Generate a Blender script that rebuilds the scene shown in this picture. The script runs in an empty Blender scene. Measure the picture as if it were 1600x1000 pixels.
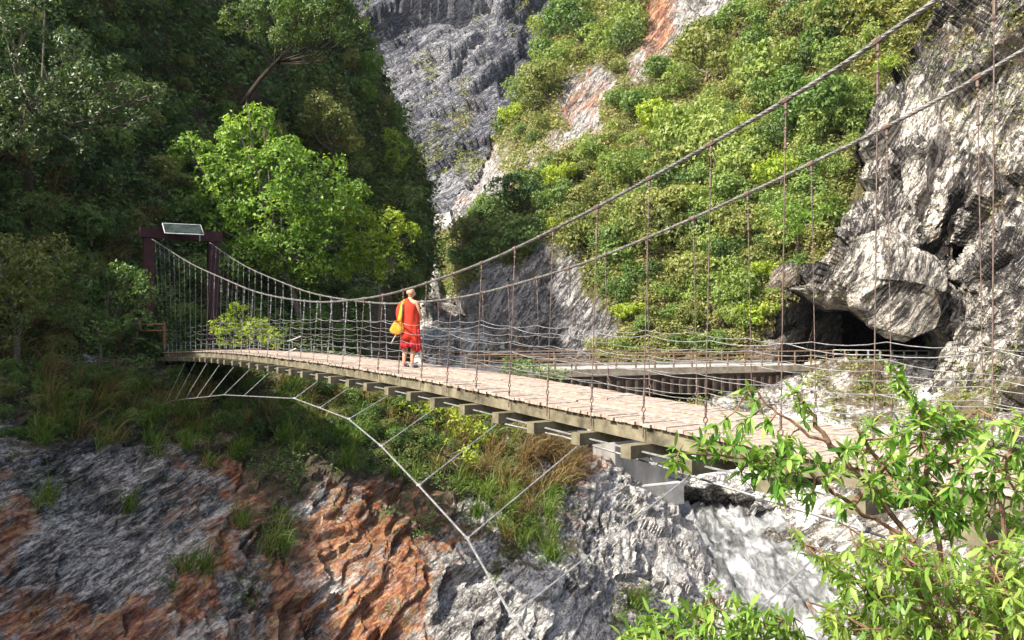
import bpy, bmesh, math, random
import numpy as np
from mathutils import Vector, Matrix

# ------------------------------------------------------------------ camera / light
W_PX, H_PX, F_PX = 1600.0, 1000.0, 1200.0
PITCH = math.atan(17.0 / 1200.0)
sc = bpy.context.scene
cam_d = bpy.data.cameras.new('camera'); cam = bpy.data.objects.new('camera', cam_d)
sc.collection.objects.link(cam)
cam.location = (0, 0, 0); cam.rotation_euler = (math.radians(90) + PITCH, 0, 0)
cam_d.sensor_width = 36.0; cam_d.lens = 36.0 * F_PX / W_PX
cam_d.clip_start = 0.1; cam_d.clip_end = 3000
sc.camera = cam

SUN_AZ = math.radians(-121)       # measured from +Y towards +X: negative is left of the view, beyond 90 is behind the camera
SUN_EL = math.radians(43)
world = bpy.data.worlds.new('World'); sc.world = world; world.use_nodes = True
wn = world.node_tree.nodes; wl = world.node_tree.links
bg = wn.get('Background') or wn.new('ShaderNodeBackground')
sky = wn.new('ShaderNodeTexSky'); sky.sky_type = 'NISHITA'; sky.sun_disc = False
sky.sun_elevation = SUN_EL; sky.sun_rotation = SUN_AZ; sky.dust_density = 4.0; sky.ozone_density = 0.2; sky.air_density = 0.8
wl.new(sky.outputs[0], bg.inputs['Color']); bg.inputs['Strength'].default_value = 0.15
sun_d = bpy.data.lights.new('sun', 'SUN'); sun = bpy.data.objects.new('sun', sun_d)
sc.collection.objects.link(sun)
sun_d.energy = 4.6; sun_d.angle = math.radians(0.5); sun_d.color = (1.0, 0.95, 0.86)
sdir = Vector((math.sin(SUN_AZ) * math.cos(SUN_EL), math.cos(SUN_AZ) * math.cos(SUN_EL), math.sin(SUN_EL)))
sun.rotation_euler = sdir.to_track_quat('Z', 'Y').to_euler()
sun.location = sdir * 60
sc.view_settings.view_transform = 'Standard'; sc.view_settings.look = 'None'
sc.view_settings.exposure = 1.02; sc.view_settings.gamma = 1.0
sc.cycles.max_bounces = 4; sc.cycles.transparent_max_bounces = 8
sc.cycles.diffuse_bounces = 3

rng = np.random.default_rng(7)
random.seed(7)

# ------------------------------------------------------------------ helpers
def PP(x, y, Y):
    """points seen at photo pixel (x, y) that stand at distance Y in front of the camera (arrays allowed)"""
    x = np.asarray(x, float); y = np.asarray(y, float); Y = np.asarray(Y, float)
    u = (x - 800) / F_PX; v = -(y - 500) / F_PX
    ca, sa = math.cos(PITCH), math.sin(PITCH)
    dy = ca - sa * v; dz = sa + ca * v
    return np.stack(np.broadcast_arrays(u / dy * Y, Y, dz / dy * Y), -1)
def P(x, y, Y): return Vector(PP(x, y, Y).tolist())

def hashf(ix, iy, iz, seed):
    h = (ix.astype(np.int64) * 374761393 + iy.astype(np.int64) * 668265263 + iz.astype(np.int64) * 2147483647 + seed * 974634777) & 0xffffffff
    h = ((h ^ (h >> 13)) * 1274126177) & 0xffffffff
    h = ((h ^ (h >> 16)) * 2246822519) & 0xffffffff
    h = h ^ (h >> 15)
    return (h & 0xffffff) / float(0xffffff)
def vnoise(p, seed=0):
    i = np.floor(p).astype(np.int64); f = p - i; f = f * f * f * (f * (f * 6 - 15) + 10)
    r = 0
    for dx in (0, 1):
        for dy in (0, 1):
            for dz in (0, 1):
                w = (f[:, 0] if dx else 1 - f[:, 0]) * (f[:, 1] if dy else 1 - f[:, 1]) * (f[:, 2] if dz else 1 - f[:, 2])
                r = r + w * hashf(i[:, 0] + dx, i[:, 1] + dy, i[:, 2] + dz, seed)
    return r * 2 - 1
def fbm(p, octv=4, seed=0, gain=.5, ridged=False):
    r = 0; a = 1; s = 0; q = p.copy()
    for o in range(octv):
        n = vnoise(q, seed + o * 17)
        if ridged: n = 1 - 2 * np.abs(n)
        r = r + a * n; s += a; a *= gain; q = q * 2.03 + 11.3
    return r / s
def facets(p, seed=0):
    """blocky rock: nearest jittered cell, each with its own offset and tilt"""
    i = np.floor(p).astype(np.int64)
    best = np.full(len(p), 1e9); out = np.zeros(len(p))
    for dx in (-1, 0, 1):
        for dy in (-1, 0, 1):
            for dz in (-1, 0, 1):
                a, b, c = i[:, 0] + dx, i[:, 1] + dy, i[:, 2] + dz
                h1, h2, h3 = hashf(a, b, c, seed), hashf(a, b, c, seed + 1), hashf(a, b, c, seed + 2)
                e = np.stack([p[:, 0] - a - h1, p[:, 1] - b - h2, p[:, 2] - c - h3], -1)
                d = (e ** 2).sum(1); m = d < best
                v = (hashf(a, b, c, seed + 3) - .5) * 1.2 + e[:, 0] * (h2 - .5) * 1.6 + e[:, 1] * (h3 - .5) * 1.6 + e[:, 2] * (h1 - .5) * 1.6
                out[m] = v[m]; best[m] = d[m]
    return out
def field(ctrl, px, py, power=3.0):
    """smooth interpolation of (x, y, value) control points"""
    c = np.array(ctrl, float); px = np.asarray(px, float).ravel(); py = np.asarray(py, float).ravel()
    num = np.zeros(len(px)); den = np.zeros(len(px))
    for x, y, v in c:
        w = 1.0 / (((px - x) ** 2 + (py - y) ** 2) + 400) ** (power / 2)
        num += w * v; den += w
    return num / den
class RBF:
    def __init__(s, ctrl):
        c = np.array(ctrl, float); s.xy = c[:, :2] / 500.0
        n = len(c); A = np.zeros((n + 3, n + 3))
        A[:n, :n] = s.k(s.xy, s.xy) + np.eye(n) * 1e-3; A[:n, n] = 1; A[:n, n + 1:] = s.xy
        A[n, :n] = 1; A[n + 1:, :n] = s.xy.T
        s.w = np.linalg.solve(A, np.r_[np.log(c[:, 2]), 0, 0, 0])
    @staticmethod
    def k(a, b):
        return np.sqrt(((a[:, None] - b[None]) ** 2).sum(-1))
    def __call__(s, px, py):
        q = np.stack([np.ravel(px), np.ravel(py)], -1) / 500.0
        r = np.concatenate([np.exp(s.k(q[i:i + 50000], s.xy) @ s.w[:-3] + s.w[-3] + q[i:i + 50000] @ s.w[-2:]) for i in range(0, len(q), 50000)])
        return r
def inside(poly, x, y):
    x = np.ravel(x); y = np.ravel(y); r = np.zeros(len(x), bool); n = len(poly)
    for i in range(n):
        x1, y1 = poly[i]; x2, y2 = poly[(i + 1) % n]
        if y1 == y2: continue
        c = ((y1 > y) != (y2 > y)) & (x < (x2 - x1) * (y - y1) / (y2 - y1) + x1)
        r ^= c
    return r
def edge_dist(line, x, y):
    x = np.ravel(x); y = np.ravel(y); d = np.full(len(x), 1e9)
    for (x1, y1), (x2, y2) in zip(line[:-1], line[1:]):
        vx, vy = x2 - x1, y2 - y1; L = vx * vx + vy * vy
        t = np.clip(((x - x1) * vx + (y - y1) * vy) / L, 0, 1)
        d = np.minimum(d, np.hypot(x - x1 - t * vx, y - y1 - t * vy))
    return d

COL = sc.collection
def link_mesh(name, verts, faces, mat, parent=None, smooth=False, attrs=None, mat_idx=None):
    me = bpy.data.meshes.new(name)
    if isinstance(faces, np.ndarray):
        n, k = faces.shape
        me.vertices.add(len(verts)); me.vertices.foreach_set('co', np.asarray(verts, np.float32).ravel())
        me.loops.add(n * k); me.loops.foreach_set('vertex_index', faces.astype(np.int32).ravel())
        me.polygons.add(n); me.polygons.foreach_set('loop_start', np.arange(0, n * k, k, dtype=np.int32))
        me.polygons.foreach_set('loop_total', np.full(n, k, np.int32))
        me.update(calc_edges=True)
    else:
        me.from_pydata([tuple(v) for v in verts], [], faces); me.update()
    me.polygons.foreach_set('use_smooth', np.full(len(me.polygons), smooth, bool))
    if attrs is not None:
        for an, av in attrs.items():
            a = me.attributes.new(an, 'FLOAT', 'POINT'); a.data.foreach_set('value', np.asarray(av, np.float32))
    for m in (mat if isinstance(mat, (list, tuple)) else [mat]): me.materials.append(m)
    if mat_idx is not None: me.polygons.foreach_set('material_index', np.asarray(mat_idx, np.int32))
    o = bpy.data.objects.new(name, me); COL.objects.link(o)
    if parent: o.parent = parent
    return o
class MB:
    """collects boxes, bars and tubes into one mesh"""
    def __init__(s): s.v = []; s.f = []; s.m = []
    def add(s, v, f, m=0):
        b = len(s.v); s.v += [tuple(a) for a in v]; s.f += [tuple(b + i for i in q) for q in f]; s.m += [m] * len(f)
    def box(s, c, ax, ay, az, m=0):
        c = Vector(c); ax = Vector(ax); ay = Vector(ay); az = Vector(az)
        v = [c + sx * ax + sy * ay + sz * az for sz in (-1, 1) for sy in (-1, 1) for sx in (-1, 1)]
        s.add(v, [(0, 2, 3, 1), (4, 5, 7, 6), (0, 1, 5, 4), (2, 6, 7, 3), (0, 4, 6, 2), (1, 3, 7, 5)], m)
    def tube(s, pts, r, n=6, m=0, caps=True):
        pts = [Vector(p) for p in pts]
        if not hasattr(r, '__len__'): r = [r] * len(pts)
        up = None; v = []
        for i, p in enumerate(pts):
            d = (pts[min(i + 1, len(pts) - 1)] - pts[max(i - 1, 0)])
            d = d.normalized() if d.length > 1e-9 else Vector((0, 0, 1))
            if up is None: up = Vector((0, 0, 1)) if abs(d.z) < .9 else Vector((1, 0, 0))
            a = d.cross(up)
            if a.length < 1e-6: a = d.orthogonal()
            a.normalize(); b = d.cross(a); b.normalize(); up = -b if False else up
            for k in range(n):
                t = 2 * math.pi * k / n
                v.append(p + (a * math.cos(t) + b * math.sin(t)) * r[i])
        f = [(i * n + k, i * n + (k + 1) % n, (i + 1) * n + (k + 1) % n, (i + 1) * n + k) for i in range(len(pts) - 1) for k in range(n)]
        if caps: f += [tuple(range(n))[::-1], tuple((len(pts) - 1) * n + k for k in range(n))]
        s.add(v, f, m)
    def build(s, name, mat, parent=None, smooth=False):
        o = link_mesh(name, s.v, s.f, mat, parent, smooth)
        if isinstance(mat, (list, tuple)): o.data.polygons.foreach_set('material_index', s.m)
        return o
def tag(o, label=None, cat=None, group=None, kind=None):
    for k, v in (('label', label), ('category', cat), ('group', group), ('kind', kind)):
        if v: o[k] = v
    return o
def empty(name, loc=(0, 0, 0)):
    o = bpy.data.objects.new(name, None); COL.objects.link(o); o.location = loc; return o

# ------------------------------------------------------------------ materials
def new_mat(name):
    m = bpy.data.materials.new(name); m.use_nodes = True
    nt = m.node_tree; b = nt.nodes['Principled BSDF']
    b.inputs['Specular IOR Level'].default_value = 0.3
    return m, nt, b
def N(nt, typ, **kw):
    n = nt.nodes.new(typ)
    for k, v in kw.items(): setattr(n, k, v)
    return n
def ramp(nt, fac, stops):
    r = N(nt, 'ShaderNodeValToRGB'); e = r.color_ramp.elements
    while len(e) < len(stops): e.new(.5)
    for q, (p, c) in zip(e, stops): q.position = p; q.color = (*c, 1) if len(c) == 3 else c
    nt.links.new(fac, r.inputs[0]); return r.outputs[0]
def noise(nt, vec, scale, detail=6, rough=.6, dist=0.0):
    n = N(nt, 'ShaderNodeTexNoise'); n.inputs['Scale'].default_value = scale; n.inputs['Detail'].default_value = detail
    n.inputs['Roughness'].default_value = rough; n.inputs['Distortion'].default_value = dist
    nt.links.new(vec, n.inputs['Vector']); return n.outputs[0]
def mathn(nt, op, a, b=None, clamp=False):
    n = N(nt, 'ShaderNodeMath', operation=op); n.use_clamp = clamp
    for i, v in ((0, a), (1, b)):
        if v is None: continue
        if isinstance(v, (int, float)): n.inputs[i].default_value = v
        else: nt.links.new(v, n.inputs[i])
    return n.outputs[0]
def mixc(nt, f, a, b, mode='MIX'):
    n = N(nt, 'ShaderNodeMix', data_type='RGBA', blend_type=mode)
    for s, v in (('Factor', f), ('A', a), ('B', b)):
        i = n.inputs[s] if s != 'Factor' else n.inputs[0]
        if s == 'A': i = n.inputs[6]
        if s == 'B': i = n.inputs[7]
        if isinstance(v, tuple): i.default_value = (*v, 1)
        elif isinstance(v, (int, float)): i.default_value = v
        else: nt.links.new(v, i)
    return n.outputs[2]
def objco(nt, rot=(0, 0, 0), scale=(1, 1, 1)):
    t = N(nt, 'ShaderNodeTexCoord'); m = N(nt, 'ShaderNodeMapping')
    m.inputs['Rotation'].default_value = rot; m.inputs['Scale'].default_value = scale
    nt.links.new(t.outputs['Object'], m.inputs[0]); return m.outputs[0]
def bump(nt, bsdf, h, strength, dist):
    b = N(nt, 'ShaderNodeBump'); b.inputs['Strength'].default_value = strength; b.inputs['Distance'].default_value = dist
    nt.links.new(h, b.inputs['Height']); nt.links.new(b.outputs[0], bsdf.inputs['Normal'])
def attr(nt, name):
    a = N(nt, 'ShaderNodeAttribute', attribute_name=name); return a.outputs['Fac']

def rock_mat(name, stops, ang, fine=1.0, stretch=5.0, bumpd=.15, band=1.0, soil=(.10, .075, .045), orange=((.17, .045, .015), (.37, .12, .032), (.27, .22, .16))):
    """foliated rock; its layers run at `ang` degrees in the picture's X-Z plane.  Mesh attributes: orange (iron stain), veg (soil and moss), pale"""
    m, nt, b = new_mat(name)
    co = objco(nt)
    rot = N(nt, 'ShaderNodeMapping'); rot.inputs['Rotation'].default_value = (0, math.radians(ang), 0)
    nt.links.new(co, rot.inputs[0])
    st = N(nt, 'ShaderNodeMapping'); st.inputs['Scale'].default_value = (1, 1.5, stretch); nt.links.new(rot.outputs[0], st.inputs[0])
    strat = noise(nt, st.outputs[0], .55 * fine, 7, .68, .9)
    big = noise(nt, rot.outputs[0], .16 * fine, 5, .6)
    grain = noise(nt, st.outputs[0], 3.5 * fine, 3, .7)
    f = mathn(nt, 'ADD', mathn(nt, 'MULTIPLY', mathn(nt, 'SUBTRACT', strat, .5), band), mathn(nt, 'MULTIPLY', mathn(nt, 'SUBTRACT', big, .5), .8))
    f = mathn(nt, 'ADD', mathn(nt, 'ADD', f, .55), mathn(nt, 'MULTIPLY', mathn(nt, 'SUBTRACT', grain, .5), .5))
    f = mathn(nt, 'ADD', f, mathn(nt, 'MULTIPLY', attr(nt, 'pale'), .16))
    col = ramp(nt, f, stops)
    # pale veins
    st2 = N(nt, 'ShaderNodeMapping'); st2.inputs['Scale'].default_value = (.8, 1, 2.6); nt.links.new(st.outputs[0], st2.inputs[0])
    vn = noise(nt, st2.outputs[0], 1.0 * fine, 4, .7, .7)
    vein = ramp(nt, vn, [(.55, (0, 0, 0)), (.60, (1, 1, 1)), (.66, (0, 0, 0))])
    col = mixc(nt, mathn(nt, 'MULTIPLY', vein, .7), col, (.56, .54, .51))
    # dark partings between the layers
    cn = noise(nt, st.outputs[0], .9 * fine, 5, .62, .5)
    crack = ramp(nt, cn, [(.455, (0, 0, 0)), (.485, (1, 1, 1)), (.515, (0, 0, 0))])
    cn2 = noise(nt, rot.outputs[0], .8 * fine, 4, .6, .8)
    crack2 = ramp(nt, cn2, [(.47, (0, 0, 0)), (.49, (1, 1, 1)), (.51, (0, 0, 0))])
    crack = mathn(nt, 'MAXIMUM', crack, mathn(nt, 'MULTIPLY', crack2, .6))
    col = mixc(nt, mathn(nt, 'MULTIPLY', crack, .75), col, (.03, .026, .022))
    # iron stains
    on = noise(nt, st.outputs[0], .7 * fine, 7, .65, .6)
    ocol = ramp(nt, on, [(.34, (.04, .018, .012)), (.43, orange[0]), (.50, orange[1]), (.555, tuple(c * k for c, k in zip(orange[1], (1.0, 1.7, 2.0)))), (.61, orange[2]), (.68, (.42, .38, .34))])
    of = mathn(nt, 'ADD', attr(nt, 'orange'), mathn(nt, 'MULTIPLY', mathn(nt, 'SUBTRACT', noise(nt, rot.outputs[0], .42 * fine, 5, .7, .8), .50), 2.2))
    of = mathn(nt, 'MULTIPLY', ramp(nt, of, [(.42, (0, 0, 0)), (.75, (1, 1, 1))]), .78)
    col = mixc(nt, of, col, ocol)
    fg = noise(nt, st.outputs[0], 11 * fine, 3, .7)
    col = mixc(nt, 1.0, col, ramp(nt, fg, [(.36, (.5, .5, .5)), (.5, (1, 1, 1)), (.62, (1.35, 1.35, 1.35))]), 'MULTIPLY')
    # soil, moss and litter
    sn = noise(nt, co, 1.6 * fine, 6, .7)
    scol = ramp(nt, sn, [(.35, tuple(c * .45 for c in soil)), (.55, soil), (.7, (.10, .12, .035))])
    sf = mathn(nt, 'ADD', attr(nt, 'veg'), mathn(nt, 'MULTIPLY', mathn(nt, 'SUBTRACT', sn, .5), 1.3))
    sf = ramp(nt, sf, [(.45, (0, 0, 0)), (.6, (1, 1, 1))])
    col = mixc(nt, sf, col, scol)
    nt.links.new(col, b.inputs['Base Color'])
    b.inputs['Roughness'].default_value = .72
    h = mathn(nt, 'ADD', mathn(nt, 'MULTIPLY', strat, 1.0), mathn(nt, 'MULTIPLY', grain, .35))
    h = mathn(nt, 'SUBTRACT', h, mathn(nt, 'MULTIPLY', crack, .4))
    bump(nt, b, h, 1.0, bumpd / fine)
    return m

def leaf_mat(name, stops, trans=.35, rough=.5, var=.65):
    """leaves: every leaf takes its own shade, every plant a slight shift"""
    m, nt, b = new_mat(name)
    g = N(nt, 'ShaderNodeNewGeometry'); oi = N(nt, 'ShaderNodeObjectInfo')
    f = mathn(nt, 'ADD', mathn(nt, 'ADD', mathn(nt, 'MULTIPLY', g.outputs['Random Per Island'], var), (.85 - var) * .5 - .05), mathn(nt, 'MULTIPLY', oi.outputs['Random'], .3))
    pn = noise(nt, objco(nt), .35, 2, .5)
    f = mathn(nt, 'ADD', f, mathn(nt, 'MULTIPLY', mathn(nt, 'SUBTRACT', pn, .5), .9))
    col = ramp(nt, f, stops)
    nt.links.new(col, b.inputs['Base Color']); b.inputs['Roughness'].default_value = rough
    b.inputs['Specular IOR Level'].default_value = .35
    tr = N(nt, 'ShaderNodeBsdfTranslucent'); mx = N(nt, 'ShaderNodeMixShader'); mx.inputs[0].default_value = trans
    tc = mixc(nt, 1.0, col, (1.25, 1.3, .5), 'MULTIPLY')
    nt.links.new(tc, tr.inputs['Color']); nt.links.new(b.outputs[0], mx.inputs[1]); nt.links.new(tr.outputs[0], mx.inputs[2])
    out = nt.nodes['Material Output']; nt.links.new(mx.outputs[0], out.inputs['Surface'])
    return m
def plain_mat(name, a, c, scale=6, rough=.6, metal=0, bd=.004, stretch=(1, 1, 1), rot=(0, 0, 0), mid=.5):
    m, nt, b = new_mat(name)
    co = objco(nt, rot, stretch); n = noise(nt, co, scale, 7, .65)
    col = ramp(nt, n, [(max(mid - .15, 0), a), (min(mid + .15, 1), c)])
    nt.links.new(col, b.inputs['Base Color']); b.inputs['Roughness'].default_value = rough; b.inputs['Metallic'].default_value = metal
    bump(nt, b, n, .6, bd); return m

M = {}
GREY = [(.41, (.028, .025, .022)), (.49, (.085, .078, .07)), (.56, (.17, .16, .145)), (.63, (.30, .285, .26)), (.74, (.52, .50, .46))]
M['bank'] = rock_mat('bank_rock', GREY, 38, 1.6, 5.5, .12, band=1.25)
M['pale'] = rock_mat('pale_river_rock', [(.40, (.07, .062, .05)), (.49, (.17, .155, .13)), (.57, (.33, .31, .275)), (.66, (.52, .505, .47)), (.78, (.70, .69, .66))], 30, .5, 2.0, .12)
M['cliff'] = rock_mat('cliff_rock', [(.43, (.022, .019, .018)), (.51, (.07, .063, .058)), (.58, (.155, .142, .128)), (.655, (.36, .33, .28)), (.75, (.62, .57, .49))], 62, .55, 7.0, .3, band=1.7, orange=((.12, .06, .03), (.30, .18, .085), (.40, .31, .2)))
M['mountain'] = rock_mat('hazy_mountain_rock', [(.43, (.024, .028, .044)), (.50, (.06, .067, .095)), (.57, (.115, .122, .155)), (.66, (.21, .215, .245)), (.78, (.37, .375, .39))], 42, .16, 4.0, .8, soil=(.14, .13, .08), orange=((.24, .12, .06), (.38, .22, .13), (.42, .33, .25)))  # blue tint: distance haze put into the rock colour
M['hill'] = rock_mat('hill_rock', [(.42, (.03, .028, .03)), (.49, (.08, .076, .078)), (.56, (.16, .152, .15)), (.66, (.30, .285, .27)), (.78, (.46, .44, .42))], 55, .32, 4.5, .4, soil=(.17, .15, .06))
M['cave'] = rock_mat('shaded_cave_rock', [(.42, (.02, .016, .012)), (.50, (.06, .048, .035)), (.57, (.12, .095, .07)), (.66, (.2, .165, .125))], 50, .5, 3.0, .3, orange=((.07, .04, .022), (.16, .10, .055), (.2, .15, .1)))  # darker than the cliff: shade of the recess put into the colour
M['leaf_bright'] = leaf_mat('bright_leaf', [(.1, (.07, .15, .02)), (.5, (.19, .33, .05)), (.9, (.42, .54, .13))], .4)
M['leaf_yellow'] = leaf_mat('yellow_green_leaf', [(.1, (.15, .25, .02)), (.5, (.30, .40, .04)), (.9, (.46, .50, .08))], .4)
M['leaf_mid'] = leaf_mat('mid_leaf', [(.1, (.045, .095, .022)), (.5, (.12, .21, .045)), (.9, (.28, .35, .10))], .3, var=.45)
M['leaf_olive'] = leaf_mat('olive_leaf', [(.1, (.09, .12, .03)), (.5, (.19, .22, .055)), (.9, (.38, .36, .13))], .3, var=.4)
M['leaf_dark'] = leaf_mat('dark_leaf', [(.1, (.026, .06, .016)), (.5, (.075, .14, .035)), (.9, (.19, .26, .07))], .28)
M['leaf_grey'] = leaf_mat('grey_green_leaf', [(.1, (.04, .075, .03)), (.5, (.10, .155, .06)), (.9, (.26, .32, .14))], .25, .35)
M['leaf_shrub'] = leaf_mat('glossy_shrub_leaf', [(.05, (.07, .19, .03)), (.35, (.21, .38, .06)), (.65, (.42, .56, .15)), (.97, (.75, .70, .16))], .5, .32)
M['leaf_fine'] = leaf_mat('fine_shrub_leaf', [(.1, (.09, .21, .03)), (.5, (.22, .36, .06)), (.9, (.44, .52, .13))], .5, .4)
M['leaf_hill'] = leaf_mat('pale_slope_leaf', [(.1, (.08, .14, .03)), (.5, (.21, .29, .065)), (.9, (.42, .46, .15))], .35, var=.35)
M['grass_dry'] = leaf_mat('dry_grass', [(.1, (.10, .055, .022)), (.5, (.19, .12, .05)), (.9, (.34, .28, .12))], .3)
M['grass_green'] = leaf_mat('green_grass', [(.1, (.05, .11, .015)), (.5, (.11, .20, .03)), (.9, (.26, .31, .08))], .3)
M['cover'] = leaf_mat('slope_cover', [(.1, (.07, .10, .025)), (.45, (.15, .19, .05)), (.75, (.32, .31, .11)), (.95, (.42, .31, .17))], .3, var=.4)
M['bark'] = plain_mat('bark', (.09, .07, .05), (.22, .19, .15), 9, .85, bd=.02)
M['bark_dark'] = plain_mat('dark_bark', (.03, .022, .015), (.09, .07, .05), 9, .85, bd=.02)
M['twig'] = plain_mat('reddish_twig', (.10, .05, .03), (.25, .16, .10), 20, .7)

# ------------------------------------------------------------------ terrain
class Surf: pass
def relief(name, ctrl, poly, mat, step, disp, masks=None, soft_edge=None, hole=None, kind='structure', smooth=True, label=None):
    s = Surf(); s.rbf = RBF(ctrl); s.poly = poly; s.soft = soft_edge; s.masks = masks or {}
    def depth(x, y):
        d = s.rbf(x, y)
        if soft_edge:
            line, amt, wid = soft_edge
            d = d + amt * np.exp(-(edge_dist(line, x, y) / wid))
        return d
    s.depth = depth
    xs = [p[0] for p in poly]; ys = [p[1] for p in poly]
    gx = np.arange(min(xs), max(xs) + step, step); gy = np.arange(min(ys), max(ys) + step, step)
    X, Y = np.meshgrid(gx, gy); sh = X.shape; x = X.ravel(); y = Y.ravel()
    p = PP(x, y, s.rbf(x, y)).reshape(sh + (3,)); p2 = PP(x, y, depth(x, y))
    gu = np.gradient(p, axis=1); gv = np.gradient(p, axis=0)
    n = np.cross(gu, gv); n /= np.linalg.norm(n, axis=-1, keepdims=True) + 1e-12
    vp = p.reshape(-1, 3); nn = n.reshape(-1, 3)
    sgn = np.sign((nn * vp).sum(1)); nn = -nn * sgn[:, None]     # towards the camera side
    a = {k: np.clip(f(x, y), 0, 1) for k, f in s.masks.items()}
    for k in ('orange', 'veg', 'pale'): a.setdefault(k, np.zeros(len(x)))
    v = p2 + nn * disp(vp, x, y, a)[:, None]
    s.grid = (gx, gy, v.reshape(sh + (3,)), nn.reshape(sh + (3,)))
    ins = inside(poly, x, y)
    if hole: ins &= ~inside(hole, x, y)
    ins = ins.reshape(sh)
    keep = ins[:-1, :-1] | ins[1:, :-1] | ins[:-1, 1:] | ins[1:, 1:]
    idx = np.arange(len(x)).reshape(sh)
    q = np.stack([idx[:-1, :-1][keep], idx[1:, :-1][keep], idx[1:, 1:][keep], idx[:-1, 1:][keep]], -1)
    used = np.unique(q); remap = np.zeros(len(x), int); remap[used] = np.arange(len(used))
    s.obj = link_mesh(name, v[used], remap[q], mat, smooth=smooth, attrs={k: w[used] for k, w in a.items()})
    tag(s.obj, label=label, kind=kind)
    return s
def at(s, x, y):
    """point and outward direction of the finished surface at photo pixel x, y (arrays)"""
    gx, gy, v, n = s.grid
    i = np.clip(((np.ravel(x) - gx[0]) / (gx[1] - gx[0])).round().astype(int), 0, len(gx) - 1)
    j = np.clip(((np.ravel(y) - gy[0]) / (gy[1] - gy[0])).round().astype(int), 0, len(gy) - 1)
    return v[j, i], n[j, i]
def strat_co(p, ang, sx, sy, sz):
    a = math.radians(ang); c, s_ = math.cos(a), math.sin(a)
    return np.stack([(p[:, 0] * c + p[:, 2] * s_) * sx, p[:, 1] * sy, (-p[:, 0] * s_ + p[:, 2] * c) * sz], -1)
def rock_disp(ang, scale, amp, stretch=3.0, seed=0, vegdamp=.6):
    def f(p, x, y, a):
        q = strat_co(p, ang, scale, scale, scale * stretch)
        w = np.stack([fbm(q * .7, 3, seed + 50), fbm(q * .7, 3, seed + 60), fbm(q * .7, 3, seed + 70)], -1)
        d = fbm(p * scale * .25, 3, seed) * 2.2 + facets(q * .45 + w * .5, seed + 5) * 1.1 + facets(q * 1.3 + w * .6, seed + 9) * .36 + facets(q * 3.6 + w * .8, seed + 15) * .2 + fbm(q * 2.5, 3, seed + 20, ridged=True) * .35
        return d * amp * (1 - vegdamp * a['veg'])
    return f
def ledge_disp(ang, scale, amp, stretch, seed=0, warp=1.0, vegdamp=.5, big=1.0, bz=1.0):
    """bedded rock: tilted slabs that end in sharp ledges, broken along their length"""
    def f(p, x, y, a):
        q = strat_co(p, ang, scale, scale, scale)
        w = fbm(q * .35, 3, seed + 50); w2 = fbm(q * 1.1, 3, seed + 60)
        blk = facets(np.stack([q[:, 0] * .55 / bz + w, q[:, 1] * .5, q[:, 2] * 1.3 * bz + w2 * .5], -1), seed + 5)
        blk2 = facets(np.stack([q[:, 0] * 1.7 / bz, q[:, 1] * 1.5, q[:, 2] * 3.6 * bz ** .5 + w2], -1), seed + 8)
        v1 = q[:, 2] * stretch * .45 + w * 2.2 * warp + blk * .9; v2 = q[:, 2] * stretch * 1.3 + w * 3.0 * warp + w2 * 1.2 + blk * 1.6 + blk2 * .6
        s1 = v1 - np.floor(v1); s2 = v2 - np.floor(v2)
        m1 = .55 + .9 * fbm(q * .6 + 7, 2, seed + 71); m2 = .5 + 1.2 * fbm(q * .9 + 3, 2, seed + 72)
        s1 = np.where(s1 < .82, s1 / .82, (1 - s1) / .18); s2 = np.where(s2 < .75, s2 / .75, (1 - s2) / .25)
        d = fbm(p * scale * .22, 3, seed) * 2.2 * big + blk * .75 + blk2 * .26 - s1 * .75 * np.clip(m1, 0, 1.3) - s2 * .26 * np.clip(m2, 0, 1.3) + fbm(q * 5, 2, seed + 20) * .10
        return d * amp * (1 - vegdamp * np.clip(a['veg'], 0, 1))
    return f
def pxnoise(x, y, scale, seed): return fbm(np.stack([x * scale, y * scale, np.full(len(x), seed * 3.7)], -1), 3, seed)

def slab_disp(ang, scale, amp, seed=0, vegdamp=.3, soft=.8):
    """angular rock: long flat-faced slabs lying along the bedding, in three sizes"""
    def f(p, x, y, a):
        q = strat_co(p, ang, scale, scale, scale)
        j = np.stack([fbm(q * .3, 2, seed + 3), fbm(q * .3, 2, seed + 4), fbm(q * .3, 2, seed + 6)], -1)
        q = q + j * soft
        d = facets(q * np.array([.22, .34, .85]), seed + 5) * 1.9 + facets(q * np.array([.6, .9, 2.4]), seed + 9) * .8 + facets(q * np.array([1.7, 2.2, 6.5]), seed + 12) * .32 + facets(q * np.array([5, 6, 16]), seed + 14) * .10
        return d * amp * (1 - vegdamp * np.clip(a['veg'], 0, 1))
    return f
# --- the far mountain wall
sM = relief('mountain',
    [(560, 60, 250), (900, -100, 330), (700, 300, 185), (690, 420, 155), (560, 300, 220), (1200, -300, 420), (400, -300, 320), (800, 150, 225), (640, 200, 215), (760, 60, 262)],
    [(300, -420), (1300, -420), (1100, 250), (850, 470), (520, 470), (420, 100)], M['mountain'], 4,
    slab_disp(46, .05, 4.6, 6, .2),
    {'veg': lambda x, y: field([(600, 100, .05), (700, 60, 0), (800, 100, .1), (760, 200, .25), (700, 200, .45), (620, 180, .15), (720, 250, .35), (840, 110, .35), (650, 130, .1), (700, 330, .1), (900, 0, .6)], x, y),
     'orange': lambda x, y: field([(600, 80, -.2), (730, 120, .2), (720, 170, .35), (740, 110, .35), (700, 160, .25), (800, 60, -.1), (700, 300, .1), (560, 160, -.2), (870, 20, .3)], x, y),
     'pale': lambda x, y: field([(740, 30, 1.), (700, 90, .8), (650, 120, .6), (620, 140, .5), (800, 60, 0), (600, 60, .1), (700, 300, 1), (760, 200, 0), (560, 0, 0)], x, y)})
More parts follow.
